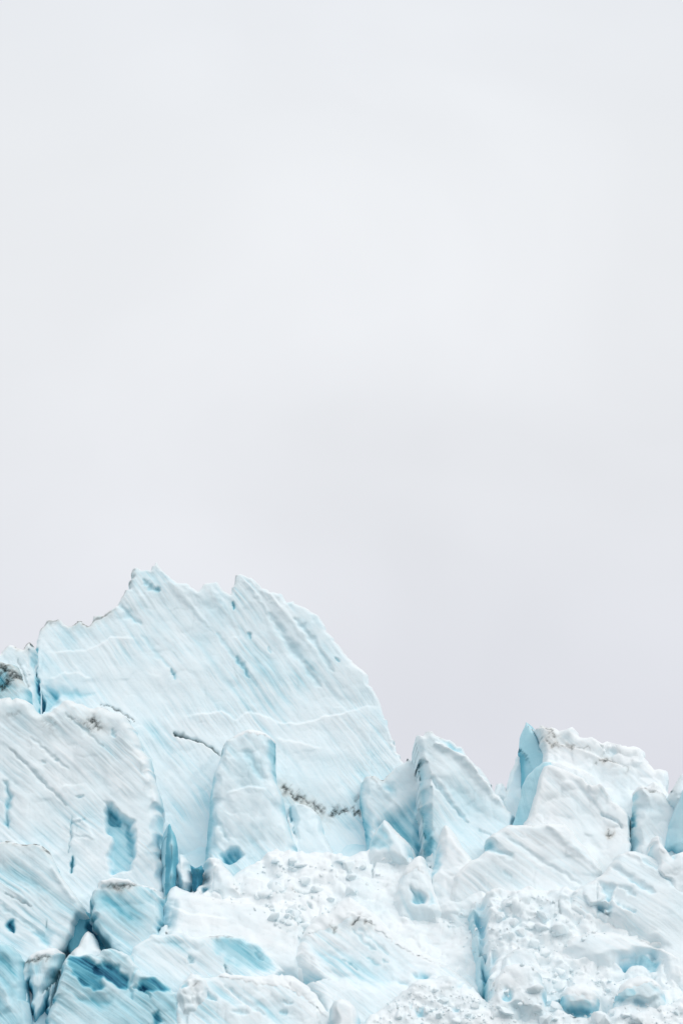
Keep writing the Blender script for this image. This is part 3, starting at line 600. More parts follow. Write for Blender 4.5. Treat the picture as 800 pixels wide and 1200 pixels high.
S('sweeping_slab', 'broad tilted white slab fanning down to the right below the right summit', 'serac',
  [(569,996),(571,984),(578,978),(588,972),(600,968),(612,967),(625,968),(640,966),(650,964),(662,966),(672,973),(682,986),(693,1000),(704,1014),(708,1022),(706,1032),(700,1070),(640,1100),(540,1110),(520,1075),(528,1030),(545,1015),(560,1005)],
  303.5, .25, -.05, R=1.3, wt=1.4, ws=1.0, ang=-38, stria=.10, fac=.25, facs=3.5, big=.4, b0=.045, bs=.2, T=7, rough=.12, feats=[
    ('patch', [(569,985),(573,983),(588,996),(602,1005),(600,1012),(585,1008),(570,998)], .25, .5, .6), ('crack', [(590,1025),(600,1033)], .3, .2, .15, 0), ('crack', [(640,968),(665,990),(690,1012),(704,1022)], .8, -.4, -.08, 0),
    ('dirt', [(601,968),(625,969)], .12, .4), ('crack', [(595,985),(640,1015),(680,1040)], .4, .3, .08, 0)])
S('white_cone', 'little white cone with a turquoise hollow at its base, center right', 'serac',
  [(458,1062),(466,1040),(470,1025),(476,1016),(484,1007),(491,1003),(497,1005),(501,1012),(504,1026),(509,1044),(514,1058),(520,1072),(514,1084),(490,1085),(468,1078)], 301.5, .4, -.1, rest=True, R=1.4, wt=1.5, ws=1.2, fac=.3, facs=1.8, ang=-60, stria=.06, b0=.05, T=4, rough=.05, cap=[(470,1030),(478,1003),(504,1000),(507,1035),(498,1030),(488,1024),(478,1030)], feats=[
    ('patch', [(482,1044),(490,1050),(499,1054),(500,1066),(492,1067),(482,1063)], .34, .7, .4), ('patch', [(503,1050),(508,1048),(513,1064),(504,1068)], .2, .3, .4), ('patch', [(468,1030),(476,1020),(478,1035),(470,1045)], .12, .2, .4)])
S('small_flat_block', 'small flat-topped bluish block left of the vertical cleft', 'ice block',
  [(531,1078),(534,1066),(538,1057),(546,1056),(557,1060),(558,1074),(552,1082),(538,1082)], 299.5, .4, rest=True, R=.6, wt=.9, ws=.4, fac=.2, facs=1.3, big=.1, stria=.02, b0=.13, T=2, rough=.04)
S('ridge_right_of_mound', 'long white ridge descending to the right beside the central streaked mound', 'serac',
  [(430,1090),(437,1072),(448,1064),(458,1057),(470,1060),(482,1066),(495,1074),(520,1087),(543,1104),(553,1116),(560,1138),(567,1165),(568,1190),(520,1190),(460,1130)], 300, .6, -.06, dtop=.4, drape=2.0, R=1.4, wt=1.8, ws=1.2, ang=-40, stria=.12, fac=.35, big=.4, b0=.045, bs=.16, T=6, rough=.07, feats=[
    ('patch', [(451,1082),(459,1066),(462,1066),(460,1080),(456,1087)], .5, .6, .4), ('patch', [(462,1070),(480,1075),(490,1095),(475,1090)], .12, .3, .7), ('crack', [(500,1090),(520,1105),(535,1120)], .35, .3, .14, 0), ('crack', [(530,1130),(550,1145),(562,1160)], .6, .3, .15, 0)])
S('snow_apron', 'smooth white snow apron sweeping down from the shelf to the shaded blue face', 'snow slope',
  [(180,1100),(184,1072),(190,1052),(198,1040),(206,1036),(215,1042),(235,1048),(262,1055),(300,1060),(340,1072),(357,1090),(352,1115),(350,1150),(250,1160),(180,1130)], 299.2, .6, dtop=.4, drape=3.5, R=.9, wt=1.6, ws=1.0, ang=-25, stria=.06, lump=.06, fac=.2, facs=4, big=.5, b0=.03, bs=.1, T=6, rough=.06, feats=[
    ('crack', [(198,1035),(193,1050),(192,1062)], .3, .8, .6, 0), ('ledge', [(195,1065),(230,1078),(270,1082)], .2, 2)])
S('hollow_arch', 'dark blue hollow arching over a pale nub at lower left', 'ice cave',
  [(80,1112),(84,1090),(88,1076),(100,1071),(114,1078),(124,1095),(130,1125),(128,1150),(84,1150)], 302.9, .2, R=.5, wt=.4, ws=.4, stria=.03, fac=.1, big=.1, b0=.66, bs=.05, drape=0, T=3, dust=0, feats=[('patch', [(100,1078),(112,1082),(122,1112),(112,1108),(100,1090)], .25, .7, .4)])
S('mossy_cap_block', 'teal-streaked block under a white cap with a thin black dirt line', 'serac',
  [(104,1080),(105,1055),(109,1042),(118,1034),(132,1029),(150,1029),(165,1037),(180,1044),(190,1055),(190,1075),(186,1095),(178,1118),(150,1140),(125,1118),(114,1100),(107,1088)], 299.5, .3, .08, drape=.7, R=1.2, wt=1.0, ws=1.2, ang=-40, stria=.16, fac=.25, big=.4, b0=.24, bs=.32, T=6, rough=.16,
  dust=.6, cap=[(108,1042),(110,1028),(160,1024),(182,1040),(184,1048),(160,1039),(140,1041),(120,1040)], feats=[('patch', [(110,1046),(125,1043),(142,1046),(160,1066),(172,1086),(150,1086),(125,1070),(110,1060)], .24, .3, 1.0), ('dirt', [(128,1040),(138,1042),(150,1042),(159,1039)], .25, .8), ('dirt', [(135,1041),(142,1046)], .3, .45),
    ('crack', [(104,1052),(104,1070),(108,1086)], .12, .2, .2, .4), ('ledge', [(112,1042),(135,1040),(160,1038)], -.3, 1.0)])
L_ = [(-40,986),(0,987),(10,985),(20,988),(30,990),(40,987),(50,991),(57,997),(64,1010),(72,1028),(80,1038),(90,1052),(100,1066),(104,1076),(94,1080),(88,1088),(87,1100),(80,1110),(70,1120),(60,1150),(40,1170),(-40,1170)]
S('brown_lipped_slab', 'large slab at lower left with a thin brown lip and greenish streaks', 'serac', L_, 300.6, .3, .06, drape=.5, R=1.2, wt=1.2, ws=1.4, ang=-37, stria=.20, fac=.2, facs=3.5, big=.5, b0=.15, bs=.30, T=7, rough=.05, dust=.5, feats=[
    ('dirt', [(-40,989),(0,989),(10,987),(20,990),(30,992),(40,989),(50,993),(57,999)], .26, .95), ('patch', [(7,1086),(11,1079),(15,1080),(17,1097),(9,1094)], .75, .7, .3), ('patch', [(0,1005),(25,1010),(55,1045),(45,1060),(10,1045),(-20,1030)], .14, .3, 1.5),
    ('patch', [(38,1096),(55,1090),(62,1100),(58,1114),(44,1112)], .25, .4, .8), ('crack', [(5,1050),(22,1058),(36,1066)], .22, .4, .15, .3), ('crack', [(53,1080),(54,1092)], .12, .3, .25, .2), ('crack', [(0,1065),(30,1085),(50,1100)], .5, .3, .16, 0),
    ('crack', [(60,1020),(80,1050),(98,1070)], .7, -.3, -.06, 0)])
S('blue_streaked_face', 'shaded light blue face below the snow apron, streaked diagonally', 'serac',
  [(148,1135),(155,1112),(168,1104),(180,1099),(200,1096),(215,1095),(235,1098),(250,1097),(264,1095),(285,1097),(300,1104),(314,1115),(326,1127),(334,1138),(335,1165),(300,1180),(200,1180),(150,1165)], 298.3, .25, .05, R=1.0, wt=.9, ws=.9, ang=-38, stria=.18, fac=.15, facs=3, big=.35, b0=.14, bs=.30, T=6,
  rough=.15, dust=.2, feats=[('patch', [(240,1101),(264,1096),(286,1099),(306,1110),(330,1135),(320,1143),(295,1143),(265,1130),(250,1115)], .28, .5, .7), ('patch', [(170,1106),(205,1100),(240,1112),(230,1120),(200,1112)], .16, .3, .8),
    ('dirt', [(246,1099),(262,1096),(271,1099)], .25, .4), ('crack', [(220,1124),(226,1131)], .45, .4, .3, .1), ('crack', [(262,1133),(266,1142),(272,1150)], .25, .5, .25, .3), ('crack', [(298,1118),(308,1126)], .4, .3, .16, 0)])
S('pale_nub', 'pale rounded nub of ice beneath the dark blue arch', 'ice block',
  [(76,1128),(82,1116),(90,1110),(94,1100),(98,1093),(102,1090),(108,1094),(113,1102),(116,1112),(124,1120),(120,1150),(80,1150)], 298.5, .4, R=.8, wt=1.0, ws=.7, fac=.2, big=.2, stria=.04, b0=.02, T=2.5, rough=.04, feats=[('dirt', [(74,1121),(80,1114),(88,1108)], .3, .85), ('dirt', [(89,1100),(93,1094)], .15, .6), ('patch', [(87,1102),(92,1100),(92,1110),(88,1109)], .6, .3, .3)])
S('far_left_column', 'greenish-grey leaning ice column at the lower left corner', 'serac',
  [(-40,1098),(0,1104),(12,1108),(22,1118),(28,1128),(30,1150),(34,1180),(42,1230),(42,1260),(-40,1260)], 295, .3, -.1, R=1.2, wt=1.2, ws=1.0, ang=-50, stria=.18, fac=.3, big=.3, b0=.32, bs=.25, T=6, rough=.08, feats=[('ledge', [(0,1148),(10,1165),(17,1190)], .5, 1.5), ('patch', [(0,1115),(20,1130),(25,1160),(10,1150),(-10,1130)], .12, .2, 1.0)])
S('dirt_capped_column', 'narrow column with a smudge of dark dirt on top beside a deep blue slot', 'serac',
  [(27,1140),(28,1130),(33,1122),(42,1116),(55,1112),(66,1112),(74,1118),(72,1135),(66,1150),(60,1168),(56,1200),(50,1260),(38,1260),(33,1190),(28,1160)], 296, .3, .05, R=.8, wt=.6, ws=.7, ang=-80, stria=.10, fac=.2, big=.3, b0=.2, bs=.15, T=5, rough=.05, dust=.6, cap=[(30,1128),(34,1110),(70,1106),(76,1118),(66,1120),(50,1124),(38,1127)], feats=[
    ('dirt', [(29,1131),(38,1129),(47,1126),(55,1125)], .42, .85), ('patch', [(28,1152),(33,1148),(37,1155),(38,1172),(40,1195),(48,1185),(54,1165),(60,1152),(56,1180),(54,1230),(38,1230),(33,1185)], .75, 1.8, .3), ('patch', [(30,1132),(52,1130),(50,1145),(36,1150),(31,1145)], .12, .1, .5),
    ('patch', [(50,1150),(60,1135),(64,1140),(54,1165)], .2, .3, .4)])
N_ = [(54,1215),(52,1195),(58,1175),(64,1160),(68,1142),(73,1125),(80,1117),(92,1118),(104,1117),(112,1118),(117,1113),(130,1113),(144,1116),(152,1122),(160,1133),(168,1140),(185,1147),(200,1156),(210,1170),(216,1190),(214,1262),(48,1262)]
S('deep_teal_boulder', 'big rounded boulder of deep teal ice filling the lower left', 'serac', N_, 292.5, .35, .08, drape=.7, dtop=0, R=1.5, wt=1.8, ws=1.8, ang=-36, stria=.22, fac=.3, facs=3, big=.5, b0=.31, bs=.38, T=6, rough=.16, dust=.35, feats=[
    ('patch', [(74,1126),(88,1118),(104,1126),(116,1142),(122,1164),(108,1168),(92,1158),(80,1144)], .5, .4, .35), ('patch', [(106,1140),(120,1130),(136,1136),(152,1152),(150,1164),(132,1160),(116,1152)], .5, .4, .35),
    ('patch', [(160,1152),(178,1150),(200,1160),(200,1168),(180,1168),(162,1166)], .5, .3, .35), ('patch', [(84,1172),(110,1168),(132,1176),(128,1190),(104,1186),(88,1180)], .22, .3, .8), ('patch', [(176,1194),(186,1190),(192,1202),(178,1206)], .45, .4, .4),
    ('ledge', [(115,1120),(125,1112),(145,1118),(158,1135),(168,1142)], .4, 1.2), ('crack', [(155,1160),(168,1163),(175,1176)], .35, .5, .3, .1), ('crack', [(160,1137),(150,1160),(155,1175)], .3, .4, .2, 0)])
P_ = [(343,1125),(350,1105),(357,1088),(368,1076),(385,1068),(398,1058),(410,1052),(420,1060),(436,1070),(446,1078),(456,1089),(470,1100),(490,1114),(520,1128),(540,1143),(556,1156),(566,1170),(560,1210),(440,1262),(385,1230),(376,1185),(352,1150)]
S('streaked_mound', 'large central mound with light blue diagonal streaks on its shaded side', 'serac', P_, 295, .55, .02, dtop=.5, drape=4.5, R=1.3, wt=2.4, ws=1.6, ang=-38, stria=.22, lump=.04, fac=.25, facs=3, big=.5, b0=.06, bs=.34, T=7, rough=.08, cap=[(352,1102),(368,1070),(408,1045),(460,1082),(530,1130),(520,1140),(470,1118),(436,1090),(410,1082),(372,1098)], feats=[
    ('patch', [(356,1120),(375,1108),(400,1110),(430,1122),(452,1140),(470,1155),(450,1165),(420,1165),(395,1158),(370,1140)], .2, .5, 1.5), ('crack', [(412,1094),(425,1108),(440,1120)], .3, .2, .30, .1), ('crack', [(420,1094),(436,1108),(455,1125)], .3, .2, .28, 0),
    ('crack', [(400,1128),(412,1136),(420,1141)], .2, .2, .4, .15), ('crack', [(448,1130),(455,1135)], .2, .2, .35, .1), ('crack', [(430,1127),(445,1138)], .25, .15, .3, 0), ('patch', [(483,1148),(495,1145),(508,1150),(497,1156),(487,1155)], .4, .6, .5), ('patch', [(462,1152),(478,1155),(480,1162),(466,1160)], .22, .3, .5),
    ('dirt', [(412,1091),(417,1087),(420,1085)], .13, .95), ('dirt', [(430,1085),(434,1087),(432,1090)], .28, .85), ('dirt', [(421,1080),(425,1083)], .3, .4), ('dirt', [(388,1090),(394,1095)], .25, .6), ('ledge', [(405,1075),(425,1082),(438,1092)], .4, 1.4)])
S('front_left_slope', 'low white slope with blue streaks along the bottom, left of the round bump', 'serac',
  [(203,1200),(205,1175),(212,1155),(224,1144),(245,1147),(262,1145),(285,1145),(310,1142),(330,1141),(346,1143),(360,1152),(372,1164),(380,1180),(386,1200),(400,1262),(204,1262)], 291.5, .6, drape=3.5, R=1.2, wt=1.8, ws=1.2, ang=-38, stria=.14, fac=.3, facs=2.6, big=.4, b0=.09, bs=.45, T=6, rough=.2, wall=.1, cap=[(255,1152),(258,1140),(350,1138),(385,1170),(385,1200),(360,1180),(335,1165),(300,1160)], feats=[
    ('patch', [(298,1180),(330,1174),(345,1188),(362,1200),(350,1215),(310,1205)], .14, .3, 1.0), ('crack', [(262,1162),(285,1178),(310,1196)], .35, .4, .22, 0), ('crack', [(228,1165),(240,1172),(254,1179)], .4, .5, .3, .1), ('crack', [(328,1190),(336,1193)], .4, .3, .3, 0), ('crack', [(330,1180),(342,1184)], .3, .3, .25, 0), ('crack', [(270,1192),(292,1195)], .3, .3, .18, 0)])
S('round_bump', 'smooth round white bump at the foot of the central streaked mound', 'snow lump',
  [(384,1200),(386,1182),(391,1173),(400,1170),(410,1173),(418,1182),(422,1195),(424,1230),(386,1230)], 289.5, .4, R=1.2, wt=1.3, ws=1.2, fac=.1, big=.15, stria=.02, b0=.015, T=3, rough=.03)
S('jumbled_block', 'small blocky lump with blue gaps between teal boulder and front slope', 'ice block',
  [(206,1170),(210,1156),(218,1149),(230,1146),(241,1150),(247,1160),(242,1176),(230,1190),(214,1192)], 289.8, .4, rest=True, R=.8, wt=.9, ws=.7, fac=.5, facs=1.0, big=.2, stria=.05, lump=.1, b0=.06, T=2.5, rough=.08, feats=[('patch', [(210,1158),(217,1150),(220,1160),(214,1166)], .35, .4, .3), ('dirt', [(226,1160),(230,1158)], .2, .4)])
# right-hand lower part
S('edge_snow_tower', 'stubby snow-capped tower on the right behind the big grooved slab', 'serac',
  [(760,1015),(761,992),(765,983),(771,979),(777,983),(780,994),(786,1003),(796,999),(830,988),(860,985),(860,1070),(790,1060),(765,1040)], 299.5, .4, R=1.0, wt=1.3, ws=.7, fac=.3, facs=1.8, big=.3, stria=.07, b0=.03, T=5, rough=.06, cap=[(758,1000),(762,975),(782,975),(788,1008),(776,1002),(768,992)], feats=[
    ('patch', [(786,1004),(793,1000),(797,1001),(790,1012),(786,1014)], .32, .5, .4), ('ledge', [(762,990),(772,986),(780,998)], .4, 1.0)])
R_ = [(548,1075),(552,1060),(560,1052),(575,1047),(600,1049),(640,1046),(665,1048),(700,1080),(760,1112),(860,1130),(860,1262),(560,1262),(567,1180),(560,1150),(553,1110)]
S('rough_right_slope', 'rough crumbly snow slope right of the vertical blue cleft', 'snow slope', R_, 292, .65, dtop=.6, drape=2.0, R=1.4, wt=1.8, ws=1.0, ang=-30, stria=.08, lump=.2, fac=.9, facs=1.5, big=.5, b0=.03, bs=.10, T=6, rough=.12, feats=[
    ('patch', [(557,1052),(568,1052),(574,1075),(570,1100),(572,1120),(574,1150),(571,1176),(567,1172),(565,1140),(560,1120),(556,1080)], .24, 1.8, .5), ('patch', [(570,1135),(580,1128),(586,1133),(576,1148),(572,1176),(567,1174)], .24, .8, .4), ('patch', [(583,1078),(590,1078),(590,1086),(585,1087)], .25, .5, .3),
    ('crack', [(653,1072),(655,1082),(658,1085)], .12, .3, .15, .4), ('patch', [(718,1138),(733,1131),(752,1126),(770,1120),(777,1128),(776,1140),(768,1150),(755,1145),(740,1144),(732,1148)], .36, 1.3, .6),
    ('crack', [(670,1120),(678,1125),(685,1122)], .25, .3, .18, 0), ('crack', [(562,1124),(565,1126)], .2, .2, 0, .7), ('crack', [(600,1085),(605,1092)], .35, .3, .2, 0)])
M_ = [(408,1262),(418,1215),(430,1195),(448,1182),(468,1170),(480,1160),(495,1153),(512,1149),(528,1149),(545,1156),(560,1166),(572,1176),(590,1186),(612,1192),(630,1182),(650,1186),(672,1196),(700,1196),(722,1184),(750,1180),(780,1180),(800,1170),(860,1160),(860,1262)]
S('granular_mound', 'coarse granular snow mound with green-blue pits along the bottom edge', 'snow mound', M_, 288.2, .7, dtop=.5, drape=2.0, R=1.6, wt=1.8, ws=1.4, ang=-20, stria=.03, lump=.22, fac=.3, facs=1.5, big=.4, b0=.03, bs=.06, grain=.05, T=4, rough=.10, feats=[
    ('patch', [(533,1167),(542,1162),(546,1164),(540,1170),(535,1172)], .22, .3, .4), ('patch', [(550,1166),(555,1165),(555,1172),(549,1171)], .2, .3, .3), ('patch', [(485,1194),(498,1192),(500,1203),(486,1204)], .35, .4, .4), ('patch', [(478,1188),(483,1187),(483,1198),(479,1197)], .3, .4, .3),
    ('patch', [(530,1194),(538,1193),(540,1200),(531,1200)], .25, .3, .3), ('crack', [(464,1193),(467,1194)], .2, .2, .2, .9), ('patch', [(697,1192),(706,1192),(706,1202),(697,1202)], .35, .4, .3), ('patch', [(645,1167),(650,1168),(648,1173)], .6, .4, .2)])

K_ = [(668,1060),(670,1048),(680,1040),(692,1034),(706,1026),(715,1013),(722,1004),(732,998),(745,997),(758,1002),(772,1010),(788,1020),(810,1032),(860,1052),(860,1190),(800,1170),(770,1118),(745,1100),(705,1082),(680,1072)]
S('grooved_slab', 'big smooth slab at right with long parallel blue diagonal grooves', 'serac', K_, 294.5, .55, -.04, drape=2.0, R=1.4, wt=1.5, ws=1.2, ang=-37, stria=.13, fac=.18, facs=4, big=.45, b0=.08, bs=.22, T=7, rough=.05, feats=[
    ('patch', [(702,1034),(712,1041),(721,1044),(721,1056),(717,1063),(711,1062),(706,1050)], .26, .9, .5), ('crack', [(716,1017),(735,1032),(752,1045),(768,1054)], .5, .5, .22, 0), ('crack', [(752,1012),(772,1026),(790,1042),(815,1060)], .5, .6, .28, 0), ('crack', [(724,1044),(735,1048),(745,1058)], .35, .4, .16, 0),
    ('patch', [(712,1062),(718,1065),(719,1080),(714,1082),(710,1072)], .2, .4, .4), ('crack', [(721,1063),(732,1072),(745,1077)], .35, .5, .22, 0), ('crack', [(700,1036),(700,1060),(700,1078)], .12, .3, .12, 0), ('ledge', [(722,1044),(720,1062),(745,1078)], .5, 2.5), ('crack', [(735,1002),(760,1018),(800,1050)], .6, -.4, -.08, 0),
    ('patch', [(765,1050),(800,1060),(840,1080),(840,1100),(790,1080)], .07, .2, 1.5), ('crack', [(700,1065),(712,1058),(720,1060)], .2, .3, .2, 0)])
S('split_lobe', 'short striped lobe at the left foot of the grooved slab', 'ice block',
  [(666,1068),(668,1052),(676,1043),(688,1040),(698,1044),(702,1060),(700,1078),(690,1082),(676,1078)], 292.8, .4, .2, rest=True, R=.8, wt=1.0, ws=.7, fac=.2, big=.2, ang=-40, stria=.16, b0=.06, bs=.3, T=3, rough=.08)
S('white_saddle', 'smooth white saddle of snow above the turquoise cave at lower right', 'snow slope',
  [(655,1118),(665,1102),(690,1092),(715,1092),(745,1100),(775,1110),(800,1125),(800,1160),(780,1150),(776,1128),(768,1122),(750,1125),(732,1130),(715,1138),(700,1135),(675,1128)], 296.5, .55, rest=True, dtop=.7, R=1.0, wt=1.6, ws=1.0, fac=.25, facs=2.5, big=.3, ang=-30, stria=.07, b0=.03, T=3, rough=.06)
S('white_step_block', 'blocky white step with a blue crack down its right side, lower right', 'ice block',
  [(585,1140),(590,1125),(600,1115),(615,1112),(626,1114),(629,1128),(637,1138),(645,1140),(648,1150),(646,1170),(590,1170)], 295.5, .5, rest=True, R=1.0, wt=1.4, ws=.6, fac=.35, facs=1.6, big=.2, stria=.04, lump=.05, b0=.03, T=3, rough=.08, feats=[('crack', [(627,1117),(630,1126),(635,1134)], .35, .6, .4, 0), ('crack', [(642,1134),(645,1140),(644,1146)], .35, .6, .35, 0)])
S('dented_dome', 'low white dome with a blue dent, just right of the cleft bottom', 'ice block',
  [(572,1185),(574,1162),(580,1146),(592,1134),(608,1130),(624,1134),(636,1146),(642,1165),(640,1200),(574,1200)], 293.5, .55, rest=True, R=1.2, wt=1.6, ws=1.2, fac=.3, facs=1.6, big=.2, stria=.05, lump=.07, b0=.035, T=3, rough=.08, feats=[('patch', [(587,1178),(590,1166),(595,1160),(599,1167),(603,1176),(596,1181)], .32, .5, .35)])
S('teal_bellied_boulder', 'oval boulder with a white top and glassy teal underside at lower right', 'ice boulder',
  [(657,1180),(658,1166),(664,1158),(675,1155),(688,1156),(698,1162),(705,1172),(704,1184),(697,1192),(686,1195),(672,1192),(662,1187)], 291.3, .3, rest=-.5, R=1.1, wt=1.8, ws=1.2, fac=.1, big=.15, stria=.04, b0=.08, T=3, rough=.05, dust=.4, cap=[(657,1170),(657,1150),(705,1150),(707,1178),(690,1174),(672,1168)], feats=[
    ('patch', [(657,1166),(664,1166),(676,1174),(690,1178),(698,1188),(686,1196),(672,1192),(660,1184)], .17, .0, .12)])
S('cracked_egg_boulder', 'pale rounded boulder with glassy green left end under the turquoise cave', 'ice boulder',
  [(720,1182),(722,1168),(728,1156),(738,1147),(752,1143),(764,1146),(775,1154),(782,1166),(783,1180),(770,1186),(745,1184)], 292, .35, rest=-.2, R=1.0, wt=1.6, ws=1.1, fac=.2, big=.2, stria=.04, b0=.15, T=3, rough=.05, cap=[(726,1164),(726,1145),(752,1138),(784,1150),(784,1162),(760,1154),(744,1160)], feats=[
    ('patch', [(720,1172),(724,1160),(734,1158),(746,1166),(740,1172),(728,1176)], .2, .0, .12), ('patch', [(758,1156),(775,1158),(778,1170),(765,1168)], .12, .2, .5)])

# ------------------------------------------------------------------ loose blocks resting on the ice
def fill_depth():
    global DEPTH
    for _ in range(3):
        D = DEPTH.copy(); hole = D > 1e8; m = D.copy()
        for sx, sy in ((1, 0), (-1, 0), (0, 1), (0, -1)):
            r = np.roll(np.roll(D, sx, 1), sy, 0); m = np.minimum(m, r)
        DEPTH = np.where(hole, m, D)
fill_depth()
def depth_at(px, py):
    ix = int(round(px / 2)) + 20; iy = int(round(py / 2))
    if not (0 <= ix < DB_W + 40 and 0 <= iy < DB_H + 60): return None
    d = DEPTH[iy, ix]; return None if d > 1e8 else d
def chunk_mesh(name, seed, npts=15, bev=.17):
    r = random.Random(seed); bm = bmesh.new(); sc = (r.uniform(.8, 1.3), r.uniform(.7, 1.1), r.uniform(.55, .9))
    for _ in range(npts):
        v = Vector((r.gauss(0, 1), r.gauss(0, 1), r.gauss(0, 1))).normalized() * r.uniform(.75, 1)
        bm.verts.new((v.x * sc[0], v.y * sc[1], v.z * sc[2]))
    h = bmesh.ops.convex_hull(bm, input=bm.verts)
    bmesh.ops.delete(bm, geom=list({g for g in h['geom_interior'] + h['geom_unused'] if isinstance(g, bmesh.types.BMVert)}), context='VERTS')
    bmesh.ops.dissolve_limit(bm, angle_limit=math.radians(14), verts=bm.verts, edges=bm.edges)
    bmesh.ops.bevel(bm, geom=list(bm.edges), offset=bev, segments=2, affect='EDGES', profile=.5, clamp_overlap=True)
    bmesh.ops.triangulate(bm, faces=bm.faces)
    me = bpy.data.meshes.new(name); bm.to_mesh(me); bm.free()
    me.polygons.foreach_set('use_smooth', np.ones(len(me.polygons), bool))
    me.materials.append(ICE); n = len(me.vertices)
    z = np.array([v.co.z for v in me.vertices])
    for k, a in (('blue', np.clip(.05 + .10 * np.clip(-z, 0, 1) + .06 * r.random() + 0 * z, 0, 1)), ('dust', np.full(n, .05)), ('dirt', np.zeros(n))):
        at = me.attributes.new(k, 'FLOAT', 'POINT'); at.data.foreach_set('value', a.astype(np.float32))
    return me
CH = [chunk_mesh('ice_chunk', 40 + i) for i in range(9)]
CHS = [chunk_mesh('ice_chunk', 80 + i, 11, .09) for i in range(9)]
def put(me, name, px, py, size, sink=.25):
    d = depth_at(px, py)
    if d is None: return None
    dx, dy, dz = ray(px, py); t = (d - size * (.5 - sink)) / dy
    o = bpy.data.objects.new(name, me); COL.objects.link(o)
    o.location = (CAM[0] + dx * t, CAM[1] + dy * t, CAM[2] + dz * t)
    o.rotation_euler = (random.uniform(-.5, .5), random.uniform(-.5, .5), random.uniform(0, 6.28)); o.scale = (size,) * 3
    return o
def inpoly(x, y, P):
    c = False; j = len(P) - 1
    for i in range(len(P)):
        if (P[i][1] > y) != (P[j][1] > y) and x < (P[j][0] - P[i][0]) * (y - P[i][1]) / (P[j][1] - P[i][1]) + P[i][0]: c = not c
        j = i
    return c
def zone(P, n, s0, s1, label, group, name='ice_chunk', pw=2.5, sink=.25):
    xs = [p[0] for p in P]; ys = [p[1] for p in P]; k = 0; tries = 0
    while k < n and tries < n * 30:
        tries += 1; x = random.uniform(min(xs), max(xs)); y = random.uniform(min(ys), max(ys))
        if not inpoly(x, y, P): continue
        if any(((x - cx) / rx) ** 2 + ((y - cy) / ry) ** 2 < 1 for cx, cy, rx, ry in ((682, 1175, 30, 24), (752, 1162, 36, 20), (492, 1045, 26, 38), (748, 1135, 34, 16))): continue
        r = s0 + (s1 - s0) * random.random() ** pw
        o = put(random.choice(CH if r > .35 else CHS), name, x, y, r, sink)
        if o: o['label'] = label; o['category'] = 'ice block' if name == 'ice_block' else 'ice chunk'; o['group'] = group; k += 1
zone([(300,1010),(345,1006),(430,1010),(470,1000),(490,1040),(460,1060),(400,1050),(340,1060),(290,1040)], 12, .2, .8, 'white ice chunk lying on the snow shelf below the pillars', 'ice chunks on the snow shelf')
zone([(300,1062),(345,1058),(400,1058),(352,1105),(330,1090)], 14, .12, .5, 'small ice chunk in the rubble gully left of the central mound', 'ice chunks in the gully by the central mound')
zone([(440,1058),(470,1050),(478,1070),(520,1078),(530,1090),(470,1062)], 8, .12, .35, 'ice chunk heaped around the foot of the little white cone', 'ice chunks around the white cone')
zone([(520,1078),(556,1080),(560,1110),(540,1100)], 12, .12, .4, 'ice chunk piled beside the left rim of the vertical cleft', 'ice chunks left of the cleft')
zone([(578,1060),(640,1050),(670,1062),(660,1085),(600,1120),(580,1110)], 10, .15, .5, 'ice chunk on the crumbly slope right of the vertical cleft', 'ice chunks right of the cleft')
zone([(640,1145),(720,1150),(722,1165),(650,1158)], 14, .15, .45, 'ice chunk jammed above the teal-bellied boulder', 'ice chunks above the teal boulder')
zone([(560,1180),(650,1170),(700,1195),(800,1180),(800,1200),(560,1200)], 18, .12, .5, 'ice chunk half buried in the granular mound at the bottom right', 'ice chunks in the granular mound')
zone([(425,1195),(470,1172),(520,1155),(560,1175),(560,1200),(430,1200)], 8, .14, .22, 'tiny ice chunk on the granular mound below the central mound', 'tiny ice chunks low center')
zone([(290,1020),(345,1008),(430,1006),(440,1040),(380,1056),(300,1056)], 12, .6, 1.25, 'large smooth-sided ice block sunk in the snow shelf below the pillars', 'large blocks on the snow shelf', 'ice_block', 1.2, .45)
zone([(580,1064),(660,1056),(690,1090),(640,1118),(580,1118)], 12, .5, 1.4, 'large angular ice block sunk in the slope right of the vertical cleft', 'large blocks right of the cleft', 'ice_block', 1.2, .45)
zone([(575,1150),(650,1130),(715,1145),(722,1190),(790,1186),(800,1200),(565,1200)], 15, .45, 1.3, 'large angular ice block jammed between the boulders at lower right', 'large blocks among the lower right boulders', 'ice_block', 1.2, .45)
zone([(440,1190),(490,1160),(550,1162),(575,1200),(440,1200)], 10, .4, .8, 'ice block bulging from the granular mound below the central mound', 'blocks in the granular mound low center', 'ice_block', 1.2, .45)
zone([(300,1062),(345,1062),(380,1064),(350,1100),(325,1088)], 9, .4, .9, 'medium ice block in the gully left of the central mound', 'medium blocks in the gully', 'ice_block', 1.2, .45)
ORD = ['first', 'second', 'third', 'fourth', 'fifth', 'sixth', 'seventh', 'eighth', 'ninth', 'tenth', 'eleventh', 'twelfth', 'thirteenth', 'fourteenth', 'fifteenth']
byg = {}
for o in bpy.data.objects:
    if o.name.startswith('ice_block') and o.get('group'): byg.setdefault(o['group'], []).append(o)
for g, os_ in byg.items():
    os_.sort(key=lambda o: o.location.x / o.location.y)
    for k, o in enumerate(os_):
        w_ = o['label'].split(); o['label'] = ' '.join(w_) + ', ' + ORD[k] + ' from left'
def single(px, py, size, label, cat='ice block', name='ice_block', k=0, sc=(1, 1, 1)):
    o = put(CH[k], name, px, py, size)
    if o: o['label'] = label; o['category'] = cat; o.scale = [size * s for s in sc]; o.rotation_euler = (0, 0, k)
single(388, 1053, .62, 'greyish angular block perched above the central streaked mound', k=1)
